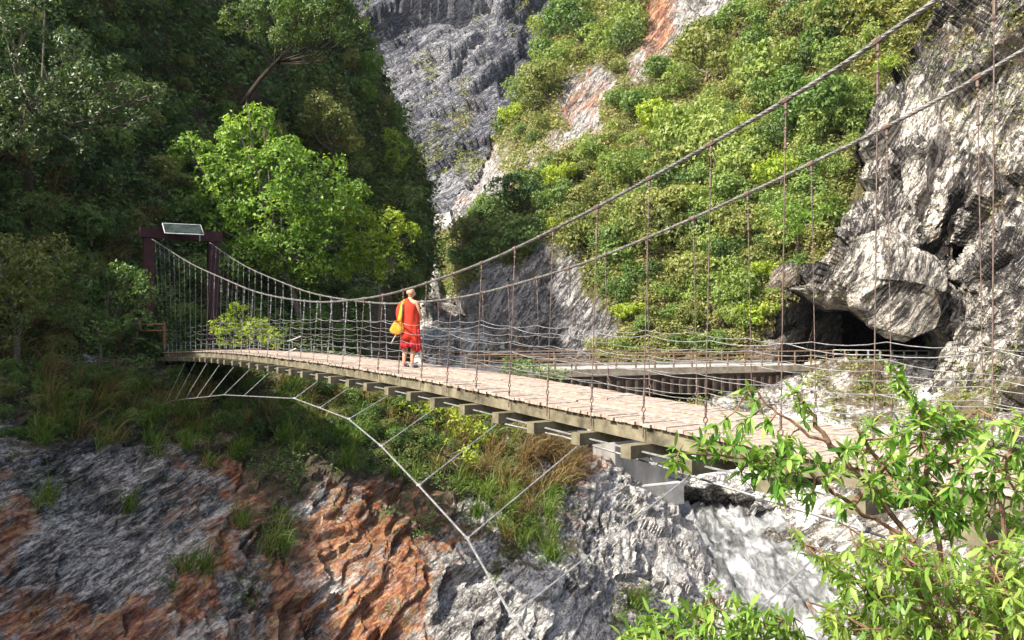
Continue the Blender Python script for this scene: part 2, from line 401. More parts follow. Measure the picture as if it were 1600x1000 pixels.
# --- gorge floor of pale boulders between the mountain and the road bridge
sG = relief('gorge_bed',
    [(690, 330, 160), (690, 380, 140), (680, 450, 108), (700, 560, 84), (620, 600, 76), (760, 600, 78), (900, 620, 72), (560, 400, 125), (860, 420, 120), (1000, 640, 66)],
    [(520, 330), (900, 330), (1050, 660), (540, 680)], M['pale'], 4, rock_disp(35, .16, 1.7, 1.4, 13),
    {'veg': lambda x, y: field([(600, 560, .4), (680, 520, .05), (700, 350, 0), (800, 600, .6), (900, 600, .7), (690, 420, .0)], x, y),
     'orange': lambda x, y: field([(700, 330, .2), (700, 500, .2), (740, 560, .45), (640, 400, .1)], x, y),
     'pale': lambda x, y: field([(700, 350, 0.2), (690, 520, -.6), (740, 580, -.6)], x, y) * 0})
CAVE = [(1172, 570), (1182, 520), (1200, 480), (1228, 452), (1262, 440), (1460, 440), (1470, 640), (1180, 640)]
# --- the sunlit hillside right of the gorge
hill_edge = [(930, -400), (900, -60), (868, 20), (850, 70), (835, 120), (792, 170), (765, 225), (725, 285), (704, 330), (690, 400), (705, 460), (742, 520), (760, 600)]
hill_poly = hill_edge + [(800, 660), (1560, 660), (1900, 300), (1900, -400)]
def hill_rockfield(x, y):
    r = field([(760, 480, .95), (800, 470, 1), (860, 480, 1), (900, 500, 1), (930, 480, .6), (960, 430, .0), (1000, 500, .1), (1030, 545, .2), (980, 470, .05), (965, 520, .3), (720, 440, -.2), (770, 430, .6), (850, 420, .75), (800, 395, 0), (730, 420, 0), (880, 550, .9),
               (1060, 500, .5), (1140, 480, .35), (1000, 540, .5), (1010, 440, .12), (1120, 420, .05), (1180, 420, .3), (1200, 520, .6), (1222, 425, -.6), (1185, 445, -.5),
               (1090, 10, 1), (1050, 20, 1), (1030, 60, .95), (1000, 100, .8), (970, 90, .2), (940, 140, .8), (900, 175, .8), (870, 200, .5), (840, 240, .5), (1140, 60, .1), (1060, 110, .0), (980, 180, 0), (920, 60, 0), (940, 20, 0), (980, 40, .1),
               (800, 260, .45), (770, 290, .85), (740, 310, .9), (715, 340, .9), (790, 320, .1), (760, 350, .1), (820, 190, .1), (1000, 300, 0), (900, 300, 0), (860, 350, 0), (1100, 200, 0), (1200, 100, 0), (1300, 200, 0),
               (1060, 170, .25), (1250, 300, 0), (1400, 20, 0), (800, 130, .0), (850, 80, .1), (1150, 330, .05)], x, y, 4)
    return r + pxnoise(x, y, .018, 5) * .35
sH = relief('hillside',
    [(700, 400, 112), (720, 300, 140), (860, 80, 172), (920, -50, 190), (760, 500, 93), (850, 560, 79), (940, 540, 76), (950, 400, 90), (1000, 200, 116), (1100, 0, 136), (1100, 300, 91), (1100, 500, 73),
     (1200, 450, 71), (1300, 200, 80), (1450, 0, 86), (1450, -300, 108), (1000, -300, 190), (1250, 350, 74), (1500, 300, 74), (1170, 600, 67), (1700, -300, 85), (1900, 300, 60), (1020, 60, 150), (930, 150, 140)],
    hill_poly, M['hill'], 4, ledge_disp(56, .13, 2.4, 2.6, 23, .8, .5),
    {'veg': lambda x, y: 1 - hill_rockfield(x, y),
     'orange': lambda x, y: field([(1022, 40, .9), (1030, 25, .9), (1012, 62, .8), (1060, 30, .1), (990, 100, .4), (800, 260, .5), (900, 500, .12), (1090, 10, 0), (1100, 480, .3), (760, 290, .3)], x, y, 4),
     'pale': lambda x, y: field([(1090, 10, .9), (1040, 40, .7), (960, 120, .7), (860, 500, .15), (780, 520, .5), (940, 500, .5), (760, 300, 1), (1000, 540, .7), (1200, 500, 0)], x, y)},
    soft_edge=(hill_edge, 14, 16), hole=CAVE)
def damp_lip(f):
    return lambda p, x, y, a: f(p, x, y, a) * np.clip(edge_dist(lip, x, y) / 45, .12, 1)
# --- the rock cliff at the right with the overhang, and the road cave below it
cliff_edge = [(1560, -420), (1515, -60), (1478, 10), (1450, 70), (1405, 125), (1372, 200), (1338, 270), (1312, 330), (1288, 390), (1262, 430), (1228, 452)]
lip = [(1228, 452), (1262, 470), (1292, 486), (1330, 484), (1350, 498), (1366, 512), (1384, 516), (1402, 531), (1416, 524), (1436, 522), (1452, 524), (1458, 540), (1450, 565), (1440, 600)]
sC = relief('cliff',
    [(1300, 470, 59), (1450, 565, 55), (1600, 620, 43), (1600, 0, 60), (1450, 60, 70), (1300, 330, 64), (1400, 300, 60), (1500, 300, 55), (1400, 500, 54), (1350, 400, 57), (1425, 440, 51.5), (1412, 490, 51), (1480, 430, 58), (1496, 375, 56), (1522, 440, 52), (1440, 300, 57), (1540, 450, 50),
     (1900, 600, 32), (1900, -300, 55), (1560, -400, 85), (1500, 700, 46), (1500, 560, 50), (1440, 520, 55)],
    cliff_edge + lip[1:] + [(1420, 640), (1420, 720), (1900, 800), (1900, -420)], M['cliff'], 2.4, damp_lip(slab_disp(62, .30, 1.5, 37)),
    {'veg': lambda x, y: field([(1500, 100, .1), (1560, 150, .2), (1590, 80, .6), (1540, 30, .2), (1590, 130, .4), (1400, 300, 0), (1320, 350, .05), (1500, 400, 0), (1600, 300, .2), (1560, 640, .5), (1490, 650, .3), (1300, 440, .15), (1460, 60, .5), (1400, 170, .3)], x, y, 4) + pxnoise(x, y, .02, 8) * .15,
     'orange': lambda x, y: field([(1400, 200, .1), (1380, 470, .4), (1430, 420, .25), (1480, 350, .25), (1460, 400, .4), (1340, 420, .4), (1400, 350, .2), (1560, 400, .1), (1500, 100, .35), (1590, 350, .3), (1540, 560, .1)], x, y, 4),
     'pale': lambda x, y: field([(1400, 390, 1.3), (1345, 455, 1.3), (1440, 330, 1.1), (1430, 440, .5), (1380, 340, .4), (1350, 270, -1), (1310, 350, -1), (1330, 400, -.6), (1420, 150, -.9), (1380, 230, -.8), (1500, 80, -.5), (1460, 230, .2), (1500, 200, .9), (1440, 190, .4), (1570, 250, -.8), (1590, 420, -.7), (1550, 350, -.8), (1540, 470, .3), (1550, 540, -.3), (1490, 560, .5), (1520, 600, -.2), (1600, 560, -.5), (1600, 150, -.6), (1480, 420, -.8)], x, y, 4)},
    soft_edge=(cliff_edge + lip[1:], 6, 7), smooth=False)
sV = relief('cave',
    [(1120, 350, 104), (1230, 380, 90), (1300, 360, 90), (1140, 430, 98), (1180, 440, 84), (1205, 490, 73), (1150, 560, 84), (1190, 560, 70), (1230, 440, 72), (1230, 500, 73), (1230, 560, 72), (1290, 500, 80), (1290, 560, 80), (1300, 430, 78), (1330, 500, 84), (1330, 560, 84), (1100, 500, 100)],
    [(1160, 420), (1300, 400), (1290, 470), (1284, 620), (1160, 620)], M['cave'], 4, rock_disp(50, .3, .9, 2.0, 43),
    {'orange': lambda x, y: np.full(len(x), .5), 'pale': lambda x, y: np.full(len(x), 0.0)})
def tunnel():
    """the road tunnel driven into the cliff: an irregular tube, closed far inside"""
    prof = [(1240, 640), (1262, 560), (1280, 505), (1318, 470), (1365, 452), (1420, 455), (1470, 475), (1500, 520), (1510, 580), (1500, 660)]
    v = []; f = []; n = len(prof); rows = 14; g = random.Random(9)
    for k in range(rows):
        Y = 72 + k * 5.5
        for (x, y) in prof:
            p = PP(x, y, 72.); p = p + np.array([.25 * (Y - 72) + g.uniform(-.4, .4), Y - 72, g.uniform(-.4, .4)]); v.append(tuple(p))
    for k in range(rows - 1):
        for i in range(n): f.append((k * n + i, k * n + (i + 1) % n, (k + 1) * n + (i + 1) % n, (k + 1) * n + i))
    f.append(tuple((rows - 1) * n + i for i in range(n)))
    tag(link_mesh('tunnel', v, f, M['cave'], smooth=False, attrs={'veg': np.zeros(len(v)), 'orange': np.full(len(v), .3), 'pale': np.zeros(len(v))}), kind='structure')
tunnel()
# --- pale rock bank below the road, right of the river
pale_edge = [(1085, 778), (1110, 792), (1150, 800), (1195, 832), (1235, 868), (1290, 925), (1335, 985), (1370, 1040), (1420, 1240)]
sR = relief('river_bank',
    [(930, 690, 52), (1050, 700, 49), (1100, 745, 45.5), (1065, 765, 46.5), (1100, 768, 44.6), (1150, 775, 43.8), (1080, 790, 52), (1110, 798, 51), (1150, 812, 48.5), (1180, 835, 45), (1100, 830, 50), (1300, 700, 47), (1300, 850, 39), (1235, 865, 40), (1290, 925, 35.8), (1200, 910, 41), (1280, 1000, 35), (1500, 900, 31), (1500, 700, 41), (1600, 600, 45), (1400, 580, 56), (1280, 575, 60), (1200, 640, 56),
     (1000, 620, 58), (1700, 1100, 20), (1340, 985, 32), (1400, 1200, 23), (1900, 600, 36), (1150, 740, 46), (1350, 780, 41)],
    [(900, 600), (1000, 600), (1120, 612), (1180, 612), (1270, 568), (1460, 556), (1900, 560), (1900, 1240)] + [(1300, 1240), (1230, 1000), (1100, 860), (1000, 830), (900, 800)], M['pale'], 3,
    slab_disp(28, .34, .55, 53, .2),
    {'veg': lambda x, y: field([(1100, 740, 0), (1200, 750, 0), (1150, 620, .45), (1080, 640, .5), (1040, 610, .6), (1240, 620, .1), (1300, 600, .5), (1360, 590, .75), (1340, 640, .55), (1500, 660, .6), (1420, 580, 0), (1300, 760, .1), (1380, 850, .5), (1450, 850, .5), (1250, 870, .1), (1220, 680, .1), (1600, 650, .3)], x, y, 4),
     'orange': lambda x, y: field([(1150, 740, .0), (1380, 830, .1), (1450, 850, .2), (1300, 700, .0), (1250, 900, -.2), (1100, 650, .2)], x, y),
     'pale': lambda x, y: field([(1100, 720, 2.2), (1060, 700, 2), (1150, 740, 2.2), (1200, 730, 2), (1250, 790, 1.8), (1300, 700, 1), (1200, 860, -.2), (1320, 800, -1), (1380, 850, -1.5), (1450, 850, -1.5), (1240, 880, -.6), (1110, 800, -1.2), (1160, 820, -1), (1060, 640, -.4), (1200, 640, 0), (1500, 650, -.3), (1330, 620, -.2), (1100, 640, .1), (1420, 575, 1.6), (1460, 590, 1)], x, y, 4)},
    soft_edge=None)
# --- the left bank: layered grey rock with iron stains, running down to the river
bank_edge = [(905, 688), (960, 716), (1000, 742), (1055, 790), (1095, 830), (1150, 890), (1205, 950), (1255, 1010), (1300, 1080), (1340, 1240)]
def bank_veg(x, y):
    v = field([(0, 600, .9), (100, 640, .8), (0, 700, .35), (150, 720, .15), (250, 660, .8), (320, 690, .7), (420, 690, .9), (500, 650, 1), (600, 640, 1), (700, 660, 1), (780, 670, .6), (860, 690, .6), (450, 740, .8), (520, 720, .9), (620, 720, .9), (700, 740, .9),
               (300, 740, .1), (150, 800, 0), (100, 900, 0), (300, 820, .05), (430, 850, .7), (400, 870, .45), (360, 830, .2), (290, 900, .3), (480, 880, .25), (500, 800, .3), (560, 800, .2), (640, 800, .4), (760, 740, .75), (820, 780, .7), (780, 840, .6), (860, 850, .6), (800, 830, .55), (720, 830, .4),
               (880, 760, .3), (920, 720, .25), (980, 780, 0), (1050, 850, 0), (900, 900, .15), (850, 960, 0), (740, 940, .15), (600, 900, .1), (500, 950, 0), (200, 980, 0), (960, 870, 0), (990, 930, .5), (700, 900, .1), (1050, 950, .2), (1020, 760, .3), (60, 790, .3), (240, 740, .3)], x, y, 4)
    return v + pxnoise(x, y, .03, 3) * .35
sB = relief('rock_bank',
    [(-500, 560, 24), (0, 600, 29), (250, 600, 34), (450, 600, 37), (600, 620, 38), (760, 640, 40), (900, 690, 43), (1000, 745, 43), (1100, 830, 40), (1200, 960, 33.5), (1280, 1100, 29), (0, 800, 24), (0, 1000, 20), (0, 1240, 17),
     (300, 800, 27), (300, 1000, 21.5), (600, 800, 31), (600, 1000, 25), (800, 800, 33), (850, 1000, 27), (1000, 900, 33), (1050, 1000, 29), (-500, 1240, 14), (450, 700, 33), (700, 700, 37), (870, 900, 29), (930, 760, 39)],
    [(-500, 560), (250, 560), (450, 575), (600, 600), (760, 630)] + bank_edge + [(-500, 1240)], M['bank'], 2.1,
    ledge_disp(36, .55, .52, 3.2, 63, .9, .3),
    {'veg': bank_veg,
     'orange': lambda x, y: field([(0, 600, .1), (150, 760, .12), (60, 850, .2), (30, 830, .7), (100, 780, .1), (200, 850, .05), (330, 790, .4), (380, 800, .8), (400, 770, .9), (350, 850, .75), (300, 860, .5), (470, 770, .55), (540, 780, .6), (630, 800, .85), (450, 900, .85), (500, 860, .8), (560, 850, .75), (300, 920, .85), (200, 980, .85), (100, 960, .6), (40, 960, .75), (0, 990, .8), (400, 930, .55), (500, 940, .6), (600, 940, .85), (560, 990, .9), (640, 900, .85), (680, 870, .6), (700, 950, .25), (780, 920, .0), (850, 950, -.2), (230, 900, .0),
                                  (850, 700, .75), (890, 720, .8), (830, 760, .5), (890, 790, .4), (960, 800, 0), (1050, 870, -.1), (1150, 930, 0), (150, 900, -.1), (360, 930, .3), (780, 700, .4), (740, 760, .3)], x, y, 4.5),
     'pale': lambda x, y: field([(100, 780, .1), (200, 780, .3), (240, 900, .45), (400, 930, .6), (480, 930, .4), (850, 950, .7), (900, 970, .8), (950, 760, .6), (1000, 800, .6), (1040, 850, .95), (1080, 830, .9), (1000, 900, .5), (1100, 900, .5), (780, 920, .1), (700, 900, .1), (900, 880, .3), (600, 720, 0), (300, 780, 0), (60, 740, .1), (1020, 950, .4)], x, y, 4)},
    soft_edge=(bank_edge, 7, 12), smooth=False)
# --- the left hill (its crest stands in the sun's way)
lh_edge = [(520, -420), (528, -60), (556, 50), (590, 130), (622, 200), (655, 265), (668, 330), (676, 400), (668, 450), (640, 500), (625, 560), (640, 640)]
sL = relief('hill',
    [(-600, -400, 33), (-600, 700, 20), (0, -400, 52), (0, 0, 42), (0, 300, 36), (0, 650, 29.5), (250, -400, 75), (250, 0, 56), (250, 300, 47), (250, 500, 41), (250, 650, 35), (500, -400, 110), (500, 0, 84), (500, 200, 72), (450, 400, 58), (450, 550, 46), (450, 650, 37),
     (650, 250, 100), (680, 400, 96), (690, 560, 80), (600, 500, 66), (600, 640, 40), (150, 560, 36), (-1200, -400, 26), (-1200, 700, 16)],
    [(-1200, -420), (-500, -330), (-250, -190), (100, -90), (350, -50)] + lh_edge[1:] + [(-1200, 700)], M['bank'], 6, rock_disp(50, .25, 1.1, 2.0, 73, .3),
    {'veg': lambda x, y: np.full(len(x), .9), 'orange': lambda x, y: np.zeros(len(x))},
    soft_edge=(lh_edge, 12, 22))

# --- river
def foam_mat():
    m, nt, b = new_mat('white_water')
    co = objco(nt, (0, 0, math.radians(8)), (1, .30, 1)); n = noise(nt, co, 1.1, 9, .72, 1.0)
    col = ramp(nt, n, [(.40, (.07, .075, .07)), (.49, (.19, .195, .19)), (.61, (.46, .465, .47))])
    nt.links.new(col, b.inputs['Base Color']); b.inputs['Roughness'].default_value = .35
    bump(nt, b, n, 1, .3); return m
M['foam'] = foam_mat()
def water_disp(p, x, y, a):
    q = p * np.array([1.1, .5, 1.1]); return fbm(q * .9, 4, 91, ridged=True) * .6 + fbm(q * 3, 3, 95) * .25
sW = relief('river_water', [(1100, 790, 47.5), (1110, 810, 45), (1200, 900, 37.6), (1300, 1000, 31.5), (1300, 1250, 24), (1450, 1000, 31), (1000, 800, 44.5), (1000, 1000, 32), (1200, 820, 43)],
            [(990, 790), (1250, 790), (1500, 1000), (1500, 1250), (990, 1250)], M['foam'], 3, water_disp)
# --- ground under the camera and the near bridge end
def near_ground():
    gx = np.linspace(-14, 16, 90); gy = np.linspace(-12, 9, 80); X, Y = np.meshgrid(gx, gy)
    p = np.stack([X.ravel(), Y.ravel(), np.zeros(X.size)], -1)
    edge = 2.6 + np.clip((X - 1.0) * .42, -1.5, 2.2)                      # the brink of the bank
    e = np.clip(Y - edge, 0, None)
    Z = -1.95 - e * 2.3 - .12 * e ** 2 + fbm(p * .6, 4, 5).reshape(X.shape) * .18 + np.clip(-X - 4, 0, None) * -.3
    v = np.stack([X.ravel(), Y.ravel(), Z.ravel()], -1)
    idx = np.arange(X.size).reshape(X.shape)
    q = np.stack([idx[:-1, :-1].ravel(), idx[:-1, 1:].ravel(), idx[1:, 1:].ravel(), idx[1:, :-1].ravel()], -1)
    o = link_mesh('ground', v, q, M['bank'], smooth=True, attrs={'veg': np.full(X.size, .6), 'orange': np.zeros(X.size), 'pale': np.zeros(X.size)})
    tag(o, kind='structure')
near_ground()
def base_ground():
    """the valley bottom under everything"""
    n = 60; gx = np.linspace(-500, 500, n); gy = np.linspace(-60, 700, n); X, Y = np.meshgrid(gx, gy)
    Z = -16 - np.clip(30 - Y, 0, 60) * .05
    p = np.stack([X.ravel(), Y.ravel(), np.zeros(X.size)], -1)
    v = np.stack([X.ravel(), Y.ravel(), (Z + fbm(p * .02, 3, 4).reshape(X.shape) * 1).ravel()], -1)
    idx = np.arange(X.size).reshape(X.shape)
    q = np.stack([idx[:-1, :-1].ravel(), idx[:-1, 1:].ravel(), idx[1:, 1:].ravel(), idx[1:, :-1].ravel()], -1)
    o = link_mesh('ground', v, q, M['pale'], smooth=True, attrs={'veg': np.zeros(X.size), 'orange': np.zeros(X.size), 'pale': np.zeros(X.size)})
    tag(o, kind='structure')
base_ground()

def shade_hill():
    """the same hill where it runs on beside the bank, left of the view"""
    gx = np.linspace(-75, -13, 70); gy = np.linspace(-30, 42, 70); X, Y = np.meshgrid(gx, gy)
    p = np.stack([X.ravel(), Y.ravel(), np.zeros(X.size)], -1)
    foot = -14 - (Y - 10) * .22
    Z = -13 + np.clip(foot - X, 0, None) * 1.75 + fbm(p * .12, 4, 8).reshape(X.shape) * 1.8
    Z = np.minimum(Z, np.clip(20 + (Y - 6) * .8, 4, 27) + fbm(p * .1, 3, 9).reshape(X.shape) * 3)  # crest height set by where its shadow should fall
    v = np.stack([X.ravel(), Y.ravel(), Z.ravel()], -1)
    u = (X / np.maximum(Y, .5)).ravel(); keepv = (Y.ravel() < 3) | (u < -.72)
    idx = np.arange(X.size).reshape(X.shape)
    q = np.stack([idx[:-1, :-1].ravel(), idx[:-1, 1:].ravel(), idx[1:, 1:].ravel(), idx[1:, :-1].ravel()], -1)
    q = q[keepv[q].all(1)]
    o = link_mesh('hill', v, q, M['bank'], smooth=True, attrs={'veg': np.full(X.size, .9), 'orange': np.zeros(X.size), 'pale': np.zeros(X.size)})
    tag(o, kind='structure')
shade_hill()

# ------------------------------------------------------------------ materials of the built things
M['plank'] = plain_mat('weathered_plank', (.25, .18, .135), (.49, .405, .34), 3.0, .8, bd=.006, stretch=(4, 4, 1))
M['timber'] = plain_mat('mossy_timber', (.07, .062, .04), (.25, .22, .145), 3.5, .85, bd=.01)
M['timber_end'] = plain_mat('pale_timber', (.10, .09, .055), (.22, .195, .125), 5, .85, bd=.01)
M['cable'] = plain_mat('grey_wire_rope', (.09, .085, .08), (.30, .29, .27), 14, .5, .4, bd=.003)
M['galv'] = plain_mat('galvanised_wire', (.16, .16, .16), (.38, .38, .37), 12, .45, .3)
M['rust'] = plain_mat('rusty_rod', (.07, .045, .036), (.22, .165, .135), 16, .75, .1)
M['redpaint'] = plain_mat('dark_red_paint', (.03, .008, .008), (.075, .02, .018), 4, .5)
M['panelglass'] = plain_mat('panel_sheet', (.012, .018, .018), (.045, .06, .055), 2, .8)
M['steelframe'] = plain_mat('pale_metal_frame', (.4, .42, .42), (.6, .6, .6), 5, .4, .4)
M['concrete'] = plain_mat('concrete', (.26, .25, .23), (.48, .47, .44), 1.2, .85, bd=.02)
M['tan'] = plain_mat('tan_concrete', (.20, .165, .12), (.38, .33, .26), 1.5, .85, bd=.02)
M['concrete_dk'] = plain_mat('stained_concrete', (.13, .125, .115), (.30, .29, .27), 1.0, .85, bd=.02, stretch=(1, 1, .3))
M['brown'] = plain_mat('brown_painted_steel', (.17, .11, .07), (.34, .24, .16), 3, .6)
M['brown_dk'] = plain_mat('dark_brown_steel', (.05, .035, .028), (.14, .10, .075), 2, .7)
M['redbrown'] = plain_mat('red_brown_steel', (.13, .045, .03), (.26, .10, .06), 2, .65)
M['wood_rail'] = plain_mat('brown_wood', (.16, .07, .03), (.30, .15, .07), 5, .7, bd=.01)
M['robe'] = plain_mat('red_cloth', (.42, .028, .012), (.58, .055, .022), 3.5, .85, bd=.01)
M['skirt'] = plain_mat('crimson_cloth', (.36, .012, .02), (.52, .03, .04), 3.5, .85, bd=.01)
M['bagcloth'] = plain_mat('yellow_orange_cloth', (.62, .24, .015), (.80, .40, .04), 7, .8, bd=.01)
M['skin'] = plain_mat('skin', (.52, .27, .16), (.62, .35, .22), 12, .55, bd=.001)
M['sandal'] = plain_mat('grey_sandal', (.10, .10, .11), (.20, .20, .21), 20, .7)
M['pale_wood'] = plain_mat('pale_stick', (.5, .47, .4), (.66, .62, .54), 14, .6)

# ------------------------------------------------------------------ the suspension footbridge
# t runs along the deck in metres (hangers one metre apart), away from the camera; off runs across it, 0 = near edge
DV = Vector((-.5547, .832, 0)); NV = Vector((.832, .5547, 0)); O0 = Vector((-.588, 12.82, 0))
T0, T1 = -14, 31
DT = [-16, -8, -5, -3, -1, 2.5, 8, 14, 20, 31, 33]; DH = [1.50, 1.25, 1.175, 1.10, 1.01, .86, .755, .715, .755, 1.08, 1.16]
def deck_z(t):
    w = 2.0; return -sum(float(np.interp(t + o, DT, DH)) * k for o, k in ((-w, .15), (-w / 2, .22), (0, .26), (w / 2, .22), (w, .15)))
cz_t = [-15, -12, -9, -7, -6, -4, -2, 0, 3.2, 5.65, 8.5, 13.4, 17.6, 23.1, 31]
cz_z = [6.2, 4.7, 3.42, 2.68, 2.38, 1.90, 1.48, 1.14, .80, .71, .76, 1.20, 1.86, 2.85, 4.62]
def cable_z(t):
    # smooth interpolation (Catmull-Rom on uneven knots)
    i = max(1, min(len(cz_t) - 2, int(np.searchsorted(cz_t, t))))
    i = int(np.clip(np.searchsorted(cz_t, t) - 1, 0, len(cz_t) - 2))
    def sl(k):
        a, b = max(k - 1, 0), min(k + 1, len(cz_t) - 1); return (cz_z[b] - cz_z[a]) / (cz_t[b] - cz_t[a])
    h = cz_t[i + 1] - cz_t[i]; u = (t - cz_t[i]) / h
    return ((2*u**3 - 3*u**2 + 1) * cz_z[i] + (u**3 - 2*u**2 + u) * h * sl(i) + (-2*u**3 + 3*u**2) * cz_z[i+1] + (u**3 - u**2) * h * sl(i+1))
def Q(t, off, z): return O0 + DV * t + NV * off + Vector((0, 0, z))
WD = 2.0
def coff(side, t):       # cables hang a little inside the deck edge and spread at the far tower
    sp = .45 * max(0, (t - 14) / 17) ** 1.5
    return (.10 - sp) if side == 0 else (1.95 + sp)
fb = empty('footbridge', Q(T1, 1, deck_z(T1)))
fbl = fb.location.copy()
def part(mb, name, mat, parent=fb, smooth=False):
    mb.v = [tuple(Vector(v) - fbl) for v in mb.v]
    return mb.build(name, mat, parent, smooth)
tag(fb, 'long narrow suspension footbridge with wooden deck and sagging steel cables over the gorge', 'footbridge')
# deck: crosswise planks, each one a little different
mb = MB(); t = T0
r_ = random.Random(3)
while t < T1:
    w = .135; z = deck_z(t + w / 2); sl = (deck_z(t + .2) - deck_z(t - .2)) / .4
    ax = (DV + Vector((0, 0, sl))).normalized()
    a, b = -.03 + r_.uniform(-.02, .02), WD + .03 + r_.uniform(-.02, .02)
    c = Q(t + w / 2, (a + b) / 2, z - .02 + r_.uniform(-.004, .004))
    tw = r_.uniform(-.006, .006)
    mb.box(c, ax * (w / 2 - .006), NV * ((b - a) / 2) + Vector((0, 0, tw)), Vector((0, 0, .02)))
    t += w
# lengthwise wear boards down the middle
part(mb, 'deck', M['plank'])
mb = MB()
for k in range(int((T1 - T0) / 3)):
    a = T0 + k * 3
    for off in (.62, .80, 1.22, 1.40):
        sub = [(a + .02 + q * .74) for q in range(5)]
        for u0, u1 in zip(sub[:-1], sub[1:]):
            p0, p1 = Q(u0, off, deck_z(u0) + .012), Q(u1, off, deck_z(u1) + .012)
            mb.box((p0 + p1) / 2, (p1 - p0) / 2, NV * .082, Vector((0, 0, .012)))
part(mb, 'wear_board', M['plank'])
for off in (.02, 1.98):
    mb = MB()
    for k in range(T0, T1):
        for h in (0, .5):
            p0, p1 = Q(k + h, off + .06, deck_z(k + h) - .145), Q(k + h + .5, off + .06, deck_z(k + h + .5) - .145)
            mb.box((p0 + p1) / 2, (p1 - p0) / 2 * .998, NV * .055, Vector((0, 0, .098)))
    part(mb, 'stringer', M['timber'])
# crossbeams under the stringers
for k in range(T0, T1):
    mb = MB(); z = deck_z(k) - .33; e = .30 + r_.uniform(-.03, .03)
    L = (WD + .4 + e) / 2; c = Q(k, WD / 2 + .2 - e / 2, z)
    mb.box(c, DV * .09, NV * L, Vector((0, 0, .08)))
    part(mb, 'crossbeam', M['timber_end'])
# rods between the beams under the near edge
mb = MB(); mb.tube([Q(t, -.12, deck_z(t) - .33) for t in range(T0, T1)], .013, 5)
mb.tube([Q(t, WD + .2, deck_z(t) - .33) for t in range(T0, T1)], .013, 5)
part(mb, 'tie_rod', M['galv'])
# main cables: six twisted strands
def strand_cable(fn, a, b, step, R, r, pitch, n=5, ns=5):
    mb = MB(); ts = np.arange(a, b + 1e-6, step)
    for s in range(ns):
        pts = []
        for t in ts:
            p = fn(t); d = (fn(t + .01) - fn(t - .01)).normalized(); x = d.cross(Vector((0, 0, 1))).normalized(); y = d.cross(x)
            ph = 2 * math.pi * (s / ns + t / pitch); pts.append(p + (x * math.cos(ph) + y * math.sin(ph)) * R)
        mb.tube(pts, r, n)
    return mb
for side in (0, 1):
    f = lambda t, side=side: Q(t, coff(side, t), cable_z(t))
    mb = strand_cable(f, -14.8, 8, .05, .0125, .0125, .36)
    mb2 = strand_cable(f, 8, T1 + .2, .25, .009, .017, 2.0, 4, 3)
    mb.add(mb2.v, mb2.f)
    part(mb, 'main_cable', [M['cable']], smooth=True)
# hangers with clamp, turnbuckle, sleeve and eye
for side in (0, 1):
    for k in range(T0, T1):
        cz = cable_z(k); dz = deck_z(k)
        top = Q(k, coff(side, k), cz); bot = Q(k, -.02 if side == 0 else WD + .02, dz - .08)
        L = (top - bot).length
        if L < .5: continue
        d = (bot - top).normalized(); mb = MB()
        al = (Q(k + .01, coff(side, k), cable_z(k + .01)) - top).normalized()
        mb.tube([top - al * .045, top + al * .045], .036, 8)                     # clamp
        mb.tube([top, top + d * .10], .017, 6)
        def at_(s): return top + d * s
        rr = .0065 if k < 8 else (.005 if k < 16 else .004)
        mb.tube([at_(.05), at_(L - .30)], rr, 5)
        for s_ in (.14, .30, .50):
            if s_ < L - .5: mb.tube([at_(s_ - .018), at_(s_), at_(s_ + .018)], [.012, .022, .012], 6)
        if L > 1.0: mb.tube([at_(.30), at_(.50)], .013, 6)
        mb.tube([at_(L - .46), at_(L - .42), at_(L - .38)], [.012, .02, .012], 6)
        mb.tube([at_(L - .42), at_(L - .28)], .013, 6)
        ring = [at_(L - .245) + (al * math.cos(q) + d * math.sin(q)) * .032 for q in np.linspace(0, 2 * math.pi, 11)]
        mb.tube(ring, .008, 5, caps=False)
        mb.tube([at_(L - .21), at_(L + .10)], .010, 5)
        mb.tube([at_(L - .15), at_(L - .12)], .02, 6)
        part(mb, 'hanger', M['rust'] if k < 6 else M['galv'])
# side netting: six wires along each side, slack between the hangers, with a few dropping to the deck
for side in (0, 1):
    for lv, hgt in enumerate((.10, .27, .45, .64, .84, 1.05)):
        mb = MB(); pts = []
        wob = {k: r_.gauss(0, .022 if k < 18 else .04) for k in range(T0, T1 + 1)}
        for k in range(T0, T1):
            for h in (0, .25, .5, .75):
                t = k + h; b = wob[k] * (1 - h) + wob[k + 1] * h; sag = -.10 * h * (1 - h) * (1 + lv * .15)
                o = coff(side, t) if False else ((-.01 if side == 0 else WD + .01))
                pts.append(Q(t, o + (.08 * hgt if side == 0 else -.08 * hgt), deck_z(t) + hgt + b + sag))
        mb.tube(pts, 0.0045 if lv < 5 else .0055, 4); part(mb, 'side_wire', M['galv'])
